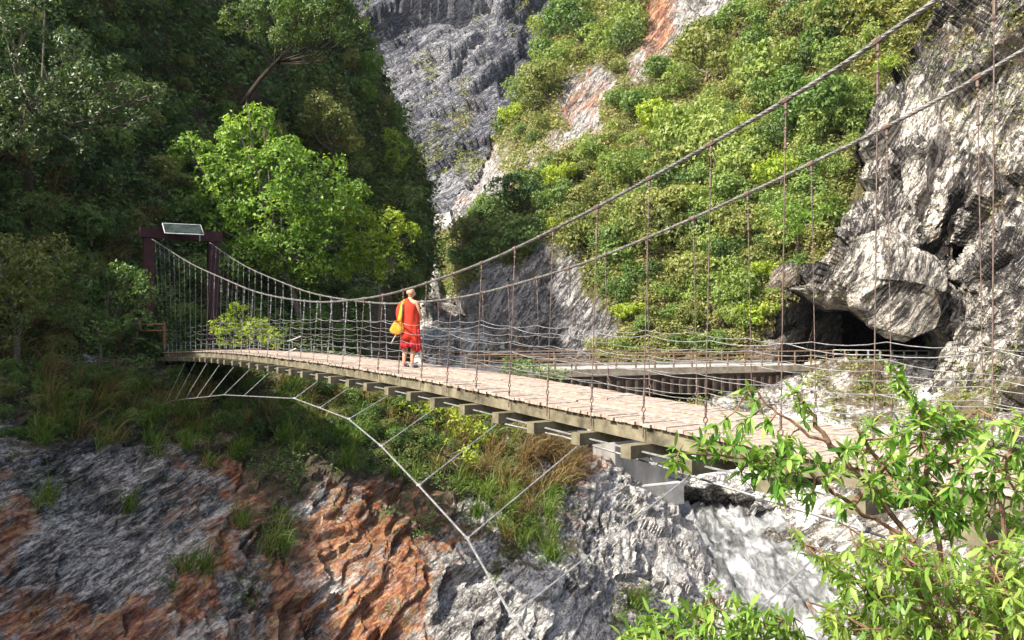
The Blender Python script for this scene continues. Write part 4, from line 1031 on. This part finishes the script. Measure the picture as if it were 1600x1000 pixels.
# trees on the far ridge beyond the pale gully
# trees on the shaded left hill
def left_ok(x, y): return not (-20 < x < 470 and y > 560) and y < 600 and not (555 < x < 700 and y > 480)
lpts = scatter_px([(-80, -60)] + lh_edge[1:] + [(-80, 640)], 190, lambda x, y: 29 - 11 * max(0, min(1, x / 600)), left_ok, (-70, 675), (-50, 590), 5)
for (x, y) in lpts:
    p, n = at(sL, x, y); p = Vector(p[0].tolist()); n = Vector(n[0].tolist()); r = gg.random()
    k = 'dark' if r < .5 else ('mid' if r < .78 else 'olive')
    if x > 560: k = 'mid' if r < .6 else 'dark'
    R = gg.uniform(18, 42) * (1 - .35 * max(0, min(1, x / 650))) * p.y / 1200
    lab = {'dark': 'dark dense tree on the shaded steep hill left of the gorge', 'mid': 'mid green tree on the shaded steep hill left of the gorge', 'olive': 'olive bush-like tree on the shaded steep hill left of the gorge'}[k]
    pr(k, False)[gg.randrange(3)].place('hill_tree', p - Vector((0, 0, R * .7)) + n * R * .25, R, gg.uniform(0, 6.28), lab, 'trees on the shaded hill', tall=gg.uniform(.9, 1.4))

ge = random.Random(77)
for k in range(26):
    yy = -10 + k * 19; xx = float(np.interp(yy, [p[1] for p in lh_edge[:9]], [p[0] for p in lh_edge[:9]])) - ge.uniform(4, 34)
    p, n = at(sL, xx, yy); d_ = float(sL.rbf(xx, yy)[0]); p = P(xx, yy, d_ - 1.0); kind = ge.choice(['mid', 'olive', 'mid', 'dark', 'bright'])
    R = ge.uniform(13, 26) * p.y / 1200
    pr(kind, False)[ge.randrange(3)].place('ridge_tree', p - Vector((0, 0, R * .6)), R, ge.uniform(0, 6.28), {'mid': 'mid green', 'olive': 'olive green', 'dark': 'dark green', 'bright': 'bright green'}[kind] + ' tree on the right-hand skyline of the left hill against the grey mountain', 'trees along the edge of the left hill', tall=ge.uniform(.9, 1.5))

def hero(name, label, lobes, leaf, per, mat, base=None, cat='tree', bark='bark', aspect=.5, seed=1, limb_r=.10, tr=.16, droop=.2, sub=0):
    """a tree or bush whose crown is built from lobes (x, y, radius in photo pixels, distance); limbs run from its base to the lobes"""
    g = np.random.default_rng(seed); L = []
    for (x, y, r, Y) in lobes:
        c = PP(x, y, Y); R = r * Y / 1200
        L.append((tuple(c), (R, R, R * .8)))
        for k in range(sub):
            d = unit(g.normal(0, 1, 3)); L.append((tuple(c + d * R * .85), (R * .42, R * .42, R * .36)))
    allc = np.array([l[0] for l in L]); 
    b = Vector(base if base is not None else (allc[:, 0].mean(), allc[:, 1].mean() + .5, allc[:, 2].min() - L[0][1][2]))
    e = empty(name, b); tag(e, label, cat)
    area = sum(l[1][0] ** 2 for l in L) * 12.5
    n = int(per * area / (leaf * leaf * aspect))
    c, d = crown_points(L, int(n * 1.15), g); kk = fbm(c * .9, 3, seed + 40) > -.12; c = c[kk]; d = d[kk]
    v, f = leaf_quads(c - np.array(b), d + np.array([0, 0, .4]), leaf, aspect, droop, g)
    link_mesh('crown', v, f, M[mat], e)
    mb = MB(); gg_ = random.Random(seed); cen = Vector(allc.mean(0).tolist()) - b
    fork = cen * .45 if cen.length > 1 else Vector((0, 0, .2))
    mb.tube([(0, 0, -.5), fork * .5 + Vector((.08, 0, 0)), fork], [tr, tr * .8, tr * .65], 7)
    for (c0, r0) in L[:: (sub + 1) if sub else 1]:
        q = Vector(c0) - b; m_ = fork.lerp(q, .5) + Vector((gg_.uniform(-.1, .1), 0, -.12 * (q - fork).length))
        mb.tube([fork, m_, q], [limb_r, limb_r * .6, limb_r * .25], 5)
        for k in range(4):
            dd = Vector([gg_.gauss(0, 1) for _ in range(3)]).normalized() * r0[0] * .9
            mb.tube([m_.lerp(q, .6), q + dd * .5, q + dd], [limb_r * .35, limb_r * .2, limb_r * .08], 4)
    mb.build('trunk', M[bark], e)
    return e
hero('broadleaf_tree', 'large bright green sunlit tree right of the far bridge tower', [(300, 235, 30, 47), (285, 330, 34, 46), (390, 220, 48, 48), (350, 290, 50, 47), (440, 265, 52, 47), (420, 340, 62, 46), (500, 300, 55, 48), (385, 400, 42, 46), (465, 400, 52, 47), (540, 330, 40, 49), (520, 385, 40, 48), (330, 360, 30, 47), (262, 262, 16, 46), (250, 300, 14, 46), (410, 180, 18, 48), (385, 165, 12, 48), (560, 300, 18, 49), (300, 390, 22, 45.5), (360, 420, 20, 45)],
     .27, 1.5, 'leaf_bright', base=P(470, 490, 47.5), seed=3, sub=7, tr=.22)
hero('maple_tree', 'yellow-green tree with flat spreading layers beside the large bright tree', [(560, 345, 30, 50), (600, 352, 34, 50), (630, 372, 26, 50), (575, 388, 36, 50), (615, 402, 30, 50), (545, 415, 26, 50), (600, 425, 20, 50)],
     .24, 1.2, 'leaf_yellow', base=P(592, 490, 50.5), seed=4, sub=5, tr=.12)
hero('light_tree', 'small pale yellow-green tree standing high on the edge of the left hill', [(612, 215, 17, 86), (622, 232, 20, 86), (604, 245, 15, 86), (620, 255, 14, 86)], .24, 1.0, 'leaf_yellow', base=P(615, 290, 87), seed=5, sub=4)
hero('overhanging_tree', 'dark tree leaning out over the gorge at the top', [(470, 20, 40, 50), (520, 30, 38, 50), (560, 25, 26, 50), (580, 45, 16, 50), (450, 60, 28, 51), (430, 10, 40, 52), (500, -10, 40, 50), (550, -5, 30, 50), (380, 30, 34, 53), (540, 60, 16, 50)], .16, 1.1, 'leaf_dark', base=P(380, 150, 57), bark='bark_dark', seed=6, sub=5, tr=.2)
hero('leafy_tree', 'grey-green sunlit tree with bare twigs below, high up on the shaded hill', [(20, 60, 50, 33), (80, 110, 48, 33), (40, 160, 40, 32.5), (140, 130, 44, 33), (190, 125, 34, 33), (230, 150, 28, 33), (100, 180, 30, 33), (160, 185, 26, 33), (215, 190, 22, 33), (-30, 110, 50, 33), (0, 20, 40, 34), (70, 20, 36, 34), (110, 70, 34, 33), (60, 215, 30, 33), (-10, 210, 36, 33), (130, 225, 20, 33)],
     .15, .8, 'leaf_grey', base=P(30, 200, 34.5), seed=7, sub=6, tr=.15)
hero('tower_shrub', 'yellow-green shrub growing beside the deck in front of the far tower', [(375, 492, 24, 34), (400, 515, 26, 34), (360, 525, 22, 34), (425, 530, 18, 33.5), (345, 505, 18, 34.5), (395, 480, 12, 34)], .13, .8, 'leaf_yellow', base=P(385, 575, 35), cat='shrub', seed=8, sub=4, limb_r=.04, tr=.05)
hero('leafy_shrub', 'mid green shrub with drooping leaves left of the far tower', [(200, 430, 30, 32), (225, 460, 22, 32), (170, 460, 34, 32), (130, 430, 34, 32), (215, 500, 20, 32), (90, 470, 36, 31.5), (150, 510, 30, 31.5)], .15, .8, 'leaf_mid', base=P(150, 590, 32.5), cat='shrub', seed=9, sub=5, limb_r=.04, tr=.06)
hero('hanging_shrub', 'light green shrub hanging from the bank under the middle of the footbridge', [(640, 640, 18, 27), (680, 645, 22, 27), (715, 655, 26, 27), (745, 675, 20, 27), (735, 705, 16, 27), (700, 670, 16, 27), (755, 640, 12, 27)], .13, .75, 'leaf_yellow', base=P(690, 745, 34), cat='shrub', seed=10, sub=4, limb_r=.03, tr=.04)
hero('bank_shrub', 'dark green low bush beside the road at the left end of the road bridge', [(790, 572, 16, 47), (820, 575, 18, 47), (850, 580, 16, 47), (875, 585, 12, 47), (770, 570, 10, 47)], .17, .9, 'leaf_mid', base=P(820, 600, 48), cat='shrub', seed=12, sub=4, limb_r=.03)
hero('corner_shrub', 'olive shrub at the left edge beside brown grass tufts', [(0, 400, 44, 30), (50, 430, 40, 30), (20, 470, 40, 30), (80, 400, 34, 31), (-20, 520, 40, 30)], .14, .7, 'leaf_olive', base=P(20, 590, 31), cat='shrub', seed=13, sub=5, limb_r=.03)
hero('cliff_shrub', 'green shrub growing from the rock under the road cave', [(1352, 598, 11, 55), (1368, 606, 10, 55), (1340, 612, 8, 55)], .2, 1, 'leaf_mid', base=P(1355, 622, 56), cat='shrub', seed=14, sub=3, limb_r=.02)
hero('ledge_shrub', 'large leafy green bush above the overhang beside the bare grey cliff', [(1235, 335, 26, 68), (1260, 350, 24, 68), (1225, 360, 22, 68), (1280, 330, 16, 68)], .24, 1, 'leaf_bright', base=P(1245, 385, 70), cat='shrub', seed=15, sub=4, limb_r=.05)
hero('slope_tree', 'olive-green sunlit tree on the ridge above the large bright tree', [(500, 165, 26, 66), (525, 190, 24, 66), (545, 225, 22, 67), (480, 190, 20, 66), (560, 260, 18, 69)], .24, 1.1, 'leaf_olive', base=P(515, 260, 70), seed=16, sub=5)
hero('edge_tree', 'dark green tree bulging from the right edge of the left hill above the person', [(600, 300, 26, 84), (630, 330, 24, 84), (585, 340, 24, 80), (645, 300, 18, 86), (655, 370, 18, 86)], .24, 1.1, 'leaf_mid', base=P(610, 400, 86), seed=17, sub=5)
# shrubs along the top of the bank
bpts = scatter_px([(0, 575), (250, 575), (450, 590), (620, 620), (760, 645), (760, 700), (640, 740), (480, 700), (300, 690), (0, 690)], 95, 17, lambda x, y: True, (-20, 780), (570, 760), 15)
for (x, y) in bpts:
    p, n = at(sB, x, y); p = Vector(p[0].tolist()); n = Vector(n[0].tolist()); r = gg.random(); k = 'mid' if r < .45 else ('dark' if r < .75 else 'olive')
    R_ = gg.uniform(14, 30) * p.y / 1200
    pr(k, False)[gg.randrange(3)].place('bank_bush', p - Vector((0, 0, R_ * .5)) + n * R_ * .1, R_, gg.uniform(0, 6.28), {'mid': 'mid green low bush', 'dark': 'dark green low bush', 'olive': 'olive green low bush'}[k] + ' among the grass on top of the rocky bank', 'bushes along the top of the rocky bank', 'bush')
# loose green cover on the slopes
def cover(name, surf, n, pxsize, okfn, mat, xr, yr, lift=.5, seed=1, aspect=.5, clump=.5):
    g = np.random.default_rng(seed); x = g.uniform(*xr, n); y = g.uniform(*yr, n)
    if clump:
        k = pxnoise(x, y, .045, seed) + .6 * pxnoise(x, y, .12, seed + 3); m = (k + g.uniform(-.5, .5, n)) > -.18; x = x[m]; y = y[m]
    m = inside(surf.poly, x, y) & okfn(x, y); x = x[m]; y = y[m]
    p, nn = at(surf, x, y); fr = pxnoise(x, y, .06, seed + 9)
    sz = pxsize * p[:, 1] / 1200
    p = p + nn * (sz * lift * (g.uniform(0, 2.2, len(x)) + 2.2 * np.clip(fr + .3, 0, 1)))[:, None]
    p = p + g.normal(0, 1, p.shape) * sz[:, None] * .6
    v, f = leaf_quads(p, nn * .5 + np.array([0, 0, .7]), sz, aspect, g=g)
    o = link_mesh(name, v, f, M[mat]); tag(o, kind='stuff'); return o
def nb(poly): return lambda x, y: ~inside(poly, x, y)
cliff_region = cliff_edge + [(1900, 452), (1900, -420)]
o = cover('undergrowth', sH, 330000, 5.2, lambda x, y: (hill_rockfield(x, y) + pxnoise(x, y, .05, 4) * .3 < .48) & ~inside(cliff_region, x, y) & ~inside(CAVE, x, y), 'cover', (690, 1500), (-30, 620), seed=3, aspect=.55)
tag(o, 'low yellow-green undergrowth between the trees on the sunlit slope', 'undergrowth')
o = cover('foliage', sL, 46000, 6.0, lambda x, y: inside([(430, 110), (560, 60), (640, 230), (690, 400), (690, 560), (600, 470), (560, 300), (430, 180)], x, y), 'cover', (420, 700), (50, 570), seed=14, lift=1.4)  # yellowish leaves carry the flank's sunlight in their colour
tag(o, 'undergrowth coloured a sunlit olive and yellow on the right flank of the left hill', 'foliage')
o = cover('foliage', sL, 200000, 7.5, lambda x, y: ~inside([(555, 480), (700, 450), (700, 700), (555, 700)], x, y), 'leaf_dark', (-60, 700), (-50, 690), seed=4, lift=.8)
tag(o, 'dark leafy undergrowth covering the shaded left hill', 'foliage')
o = cover('ground_cover', sB, 170000, 5.0, lambda x, y: bank_veg(x, y) + pxnoise(x, y, .06, 7) * .5 > .62, 'leaf_mid', (-60, 1250), (555, 1010), seed=5, lift=.7, aspect=.4)
tag(o, 'low green plants growing on the rocky bank below the footbridge', 'ground cover')
o = cover('ivy', sC, 26000, 5.5, lambda x, y: field([(1560, 150, .6), (1590, 80, .9), (1520, 60, .5), (1590, 130, .9), (1400, 300, 0), (1500, 250, 0.1), (1600, 300, .3), (1560, 640, .8), (1490, 650, .7), (1460, 600, .0), (1460, 50, .7), (1400, 160, .3), (1320, 330, .3), (1500, 400, 0), (1560, 500, 0)], x, y, 4) + pxnoise(x, y, .06, 6) * .7 > .55, 'cover', (1240, 1640), (-30, 700), seed=6)
tag(o, 'tufts of yellow-green creeping plants on the bare cliff', 'creeper')
o = cover('weeds', sR, 24000, 5.5, lambda x, y: field([(1040, 610, .8), (1090, 630, .6), (1150, 600, .6), (1200, 660, 0), (1300, 590, .7), (1360, 590, .9), (1340, 640, .7), (1440, 580, 0), (1500, 660, .8), (1580, 690, .6), (1100, 720, -.2), (1250, 720, -.2), (1420, 690, .4)], x, y, 4) + pxnoise(x, y, .06, 16) * .6 > .6, 'leaf_olive', (990, 1640), (560, 760), seed=7)
tag(o, 'weeds between the pale rocks below the road', 'weeds')
o = cover('scrub', sM, 60000, 4.0, lambda x, y: field([(600, 100, .1), (700, 60, 0), (800, 100, .1), (760, 200, .35), (700, 200, .5), (620, 180, .1), (720, 250, .6), (840, 110, .7), (650, 300, .2), (600, 330, .6), (740, 245, .9), (660, 60, .3), (640, 130, .3), (870, 40, .5)], x, y) + pxnoise(x, y, .04, 26) * .8 > .55, 'leaf_olive', (550, 900), (-20, 330), seed=8)
tag(o, 'thin scrub in the cracks of the far grey mountain wall', 'scrub')

# arching grass tufts
def grass(name, mat, spots, surf, length, blades, seed, label, wpx=1.5):
    g = np.random.default_rng(seed); V = []; F = []; b0 = 0
    for (x, y) in spots:
        p, n = at(surf, [x], [y]); p = p[0]; n = n[0]; base = p + n * .05
        pxm = p[1] / 1200.
        k = int(blades * g.uniform(.6, 1.3)); L = length * g.uniform(.6, 1.2, k) * g.uniform(.7, 1.3)
        lean = unit(n[None] * 1.0 + np.array([0, 0, .9]) + g.normal(0, .55, (k, 3)))
        w = wpx * pxm; s_ = base + g.normal(0, .12, (k, 3)) * length
        side = unit(np.cross(lean, g.normal(0, 1, (k, 3))))
        prev = s_; seg = 5; dirv = lean.copy(); rows = []
        for j in range(seg + 1):
            ww = w * (1 - j / seg * .9) * .5
            rows.append((prev - side * ww, prev + side * ww)); dirv[:, 2] -= .16 * j; dirv = unit(dirv); prev = prev + dirv * (L / seg)[:, None]
        A = np.stack([np.stack(r, 1) for r in rows], 1)       # k, seg+1, 2, 3
        V.append(A.reshape(-1, 3)); base_i = b0 + np.arange(k)[:, None] * (2 * (seg + 1)) + np.arange(seg)[None] * 2
        F.append(np.stack([base_i, base_i + 1, base_i + 3, base_i + 2], -1).reshape(-1, 4)); b0 += k * 2 * (seg + 1)
    o = link_mesh(name, np.concatenate(V), np.concatenate(F), M[mat]); tag(o, label, 'grass', kind='stuff')
def spots(poly, n, seed): 
    g = random.Random(seed); r = []; xs = [p[0] for p in poly]; ys = [p[1] for p in poly]
    while len(r) < n:
        x, y = g.uniform(min(xs), max(xs)), g.uniform(min(ys), max(ys))
        if inside(poly, [x], [y])[0]: r.append((x, y))
    return r
grass('grass', 'grass_dry', spots([(60, 590), (250, 570), (420, 590), (560, 630), (560, 680), (300, 700), (60, 690)], 30, 1) + spots([(560, 620), (760, 650), (860, 680), (900, 740), (700, 760), (600, 700)], 36, 2) + spots([(820, 640), (900, 690), (900, 800), (780, 860), (740, 780)], 30, 3), sB, 1.5, 60, 3, 'arching brown dry grass tufts on the bank')
grass('grass', 'grass_green', spots([(40, 600), (420, 600), (620, 640), (820, 670), (880, 760), (860, 880), (780, 850), (700, 770), (400, 740), (40, 690)], 130, 4) + [(430, 850), (415, 860), (440, 865), (850, 860), (860, 875), (870, 865), (820, 830), (990, 940), (1000, 950), (960, 720), (320, 900), (290, 905), (200, 790), (60, 790), (75, 780), (380, 820)], sB, 1.1, 55, 5, 'green grass tufts scattered over the bank')
grass('grass', 'grass_dry', spots([(0, 520), (230, 540), (250, 640), (0, 660)], 14, 16) + spots([(170, 340), (230, 350), (230, 400), (170, 410)], 6, 18) + spots([(0, 200), (60, 220), (70, 330), (160, 360), (180, 420), (120, 480), (60, 560), (0, 560), (0, 400)], 34, 6) + spots([(480, 160), (540, 170), (560, 270), (500, 280)], 20, 7), sL, 1.6, 50, 7, 'brown grass hanging on the shaded hill')

# ------------------------------------------------------------------ foreground shrubs: branches, twigs and single folded leaves
def leaf_mesh(L, Wd):
    """folded, curved leaf along +x, 2 x 5 faces"""
    xs = [0, .12, .35, .62, .85, 1.0]; ws = [.02, .55, 1.0, .85, .42, .0]; v = []; f = []
    for x, w in zip(xs, ws):
        z = -.28 * x * x
        v += [(x * L, -w * Wd / 2, z * L + .10 * w * Wd), (x * L, 0, z * L), (x * L, w * Wd / 2, z * L + .10 * w * Wd)]
    for i in range(5):
        a = i * 3; f += [(a, a + 3, a + 4, a + 1), (a + 1, a + 4, a + 5, a + 2)]
    return np.array(v), np.array(f)
LV, LF = leaf_mesh(1.0, .27)
def foreground_shrub(name, label, branches, tips, Llen, nleaf, mat, seed, base, Y0, width=1.0, twig_r=.004):
    g = np.random.default_rng(seed); e = empty(name, base); tag(e, label, 'shrub'); b = Vector(base)
    mb = MB(); nodes = []
    for br in branches:
        pts = [P(*q) - b for q in br]; n = len(pts); fine = []
        for i in range(n - 1):
            for k in range(5): fine.append(pts[i].lerp(pts[i + 1], k / 5) + Vector(g.normal(0, .006, 3).tolist()))
        fine.append(pts[-1]); m_ = len(fine)
        mb.tube(fine, [.014 * width * (1 - .7 * i / m_) for i in range(m_)], 6); nodes += fine[m_ // 5:]
    V = []; F = []; bi = 0
    for (x, y, Y) in tips:
        t = P(x, y, Y) - b; nd = min(nodes, key=lambda q: (q - t).length)
        mid = nd.lerp(t, .5) + Vector(g.normal(0, .02, 3).tolist()) + Vector((0, 0, -.02)); mb.tube([nd, mid, t], [twig_r * 1.3, twig_r, twig_r * .6], 5)
        dirv = (t - mid).normalized(); k = int(nleaf * g.uniform(.6, 1.3))
        for j in range(k):
            u = j / k; p = mid.lerp(t, .35 + .65 * u) if u < .6 else t
            ang = j * 2.4 + g.uniform(-.4, .4); up = dirv if dirv.length else Vector((0, 0, 1)); a = up.orthogonal().normalized(); c = up.cross(a)
            out = (a * math.cos(ang) + c * math.sin(ang)); d = (out * g.uniform(.6, 1.0) + up * g.uniform(-.1, .9) + Vector((0, 0, g.uniform(-.75, .35)))).normalized()
            zz = (Vector((0, 0, 1)) + Vector(g.normal(0, .35, 3).tolist())); yv = zz.cross(d).normalized(); zv = d.cross(yv)
            s_ = Llen * g.uniform(.38, 1.22)
            R = np.array([list(d), list(yv), list(zv)]); V.append(LV * s_ * np.array([1, g.uniform(.8, 1.2), g.uniform(-.4, 2.2)]) @ R + np.array(list(p))); F.append(LF + bi); bi += len(LV)
    mb.build('branches', M['twig'], e)
    link_mesh('leaves', np.concatenate(V), np.concatenate(F), M[mat], e, smooth=True)
    return e
def rnd_tips(poly, n, Y, dY, seed, sep=14):
    g = random.Random(seed); r = []; xs = [p[0] for p in poly]; ys = [p[1] for p in poly]; t = 0
    while len(r) < n and t < n * 80:
        t += 1; x, y = g.uniform(min(xs), max(xs)), g.uniform(min(ys), max(ys))
        if inside(poly, [x], [y])[0] and all((x - a) ** 2 + (y - c) ** 2 > sep * sep for a, c, _ in r): r.append((x, y, Y + g.uniform(-dY, dY)))
    return r
YF = 3.6
A0 = (1500, 1010, YF)
foreground_shrub('glossy_shrub', 'tall shrub of long glossy green leaves in front of the near end of the deck',
    [[A0, (1430, 850, YF), (1330, 790, YF), (1260, 735, YF - .1), (1170, 715, YF - .2), (1060, 708, YF - .3)], [(1430, 850, YF), (1370, 770, YF + .1), (1300, 700, YF), (1215, 645, YF), (1172, 605, YF)], [(1300, 700, YF), (1262, 640, YF), (1245, 612, YF)],
     [A0, (1455, 800, YF), (1445, 720, YF), (1440, 650, YF), (1400, 590, YF)], [(1445, 720, YF), (1500, 660, YF + .1), (1530, 640, YF)], [A0, (1570, 860, YF), (1560, 780, YF), (1580, 700, YF), (1590, 650, YF)], [(1330, 790, YF), (1380, 730, YF), (1345, 680, YF), (1335, 660, YF)],
     [(1455, 800, YF), (1500, 740, YF), (1495, 690, YF)]],
    rnd_tips([(1045, 690), (1120, 690), (1200, 690), (1260, 680), (1300, 740), (1330, 800), (1240, 780), (1160, 740), (1050, 725)], 30, YF - .2, .12, 2)
    + [(1170, 603, YF), (1178, 625, YF), (1160, 660, YF), (1200, 660, YF), (1240, 610, YF), (1250, 630, YF), (1255, 655, YF), (1120, 665, YF), (1230, 690, YF)]
    + rnd_tips([(1330, 680), (1370, 640), (1480, 640), (1530, 660), (1600, 650), (1620, 830), (1500, 820), (1420, 800), (1330, 760), (1290, 700)], 88, YF, .22, 3, 15)
    + [(1395, 575, YF), (1402, 590, YF), (1412, 608, YF), (1425, 622, YF), (1440, 640, YF), (1460, 655, YF), (1410, 600, YF + .05), (1432, 630, YF + .05)]
    + rnd_tips([(1420, 790), (1500, 790), (1500, 835), (1430, 830)], 8, YF, .15, 6), .078, 18, 'leaf_shrub', 2, P(1500, 1040, YF), YF)
foreground_shrub('fine_leaved_shrub', 'bright yellow-green shrub of small leaves at the lower right in front of the dark rock',
    [[(1560, 1060, 3.0), (1450, 960, 3.0), (1330, 900, 3.0), (1245, 835, 3.0)], [(1560, 1060, 3.0), (1480, 930, 3.0), (1400, 860, 3.0), (1310, 815, 3.0)], [(1560, 1060, 3.0), (1560, 930, 3.0), (1540, 850, 3.0)], [(1560, 1060, 3.0), (1400, 1000, 3.0), (1260, 940, 3.0)], [(1450, 960, 3.0), (1420, 880, 3.0), (1390, 830, 3.0)]],
    [(1242, 832, 3), (1250, 850, 3), (1265, 865, 3), (1285, 880, 3), (1310, 895, 3)] + rnd_tips([(1270, 870), (1330, 850), (1380, 830), (1430, 850), (1470, 880), (1540, 850), (1610, 830), (1620, 1020), (1290, 1020), (1290, 950), (1330, 920)], 260, 3.0, .25, 5, 9),
    .062, 11, 'leaf_fine', 5, P(1560, 1100, 3.0), 3.0, .7, .0025)
foreground_shrub('low_shrub', 'light green leafy shrub at the bottom edge left of the white water',
    [[(1120, 1060, 3.3), (1090, 980, 3.3), (1108, 925, 3.3)], [(1120, 1060, 3.3), (1040, 990, 3.3), (980, 985, 3.3)], [(1120, 1060, 3.3), (1180, 980, 3.3), (1240, 965, 3.3)]],
    [(1108, 918, 3.3), (1112, 935, 3.3), (1100, 950, 3.3)] + rnd_tips([(970, 975), (1030, 945), (1090, 945), (1150, 940), (1240, 960), (1260, 1015), (965, 1015)], 90, 3.3, .2, 8, 10), .075, 9, 'leaf_bright', 8, P(1120, 1100, 3.3), 3.3, .7, .0025)
# dry cane stems among the shrubs
def canes():
    g = random.Random(4); e = empty('dry_grass_clump', P(1560, 1060, 3.3)); tag(e, 'clump of pale reddish dry grass stems among the lower right leaves', 'grass clump'); b = e.location.copy(); mb = MB()
    for (x0, y0, x1, y1) in [(1470, 960, 1430, 860), (1465, 940, 1450, 850), (1475, 950, 1468, 865), (1450, 930, 1425, 870), (1560, 1000, 1575, 890), (1580, 1010, 1600, 880), (1590, 1000, 1560, 900), (1570, 990, 1600, 910), (1545, 1010, 1540, 910), (1600, 1000, 1590, 900), (1555, 980, 1610, 930)]:
        p0, p1 = P(x0, y0 + 40, 3.3) - b, P(x1, y1, 3.3) - b
        for k in range(2):
            o = Vector((g.uniform(-.03, .03), g.uniform(-.05, .05), 0)); m_ = p0.lerp(p1, .6) + o + Vector((g.uniform(-.03, .03), 0, .02)); mb.tube([p0, m_, p1 + o * 2], [.006, .005, .002], 4)
    mb.build('stems', M['grass_dry'], e)
canes()

# thin valley haze
mb = MB(); hz_lo, hz_hi = -22.0, 175.0
mb.box((20, 190, (hz_lo + hz_hi) / 2), (420, 0, 0), (0, 290, 0), (0, 0, (hz_hi - hz_lo) / 2))
hm = bpy.data.materials.new('haze'); hm.use_nodes = True; nt = hm.node_tree
for n_ in list(nt.nodes): nt.nodes.remove(n_)
pv = nt.nodes.new('ShaderNodeVolumePrincipled'); pv.inputs['Color'].default_value = (.80, .88, 1, 1); pv.inputs['Density'].default_value = .00007; pv.inputs['Anisotropy'].default_value = .2
ho = nt.nodes.new('ShaderNodeOutputMaterial'); nt.links.new(pv.outputs[0], ho.inputs['Volume'])
hz = mb.build('haze', hm); tag(hz, 'thin pale air over the gorge', 'haze', kind='stuff')
sc.cycles.volume_bounces = 0
# END
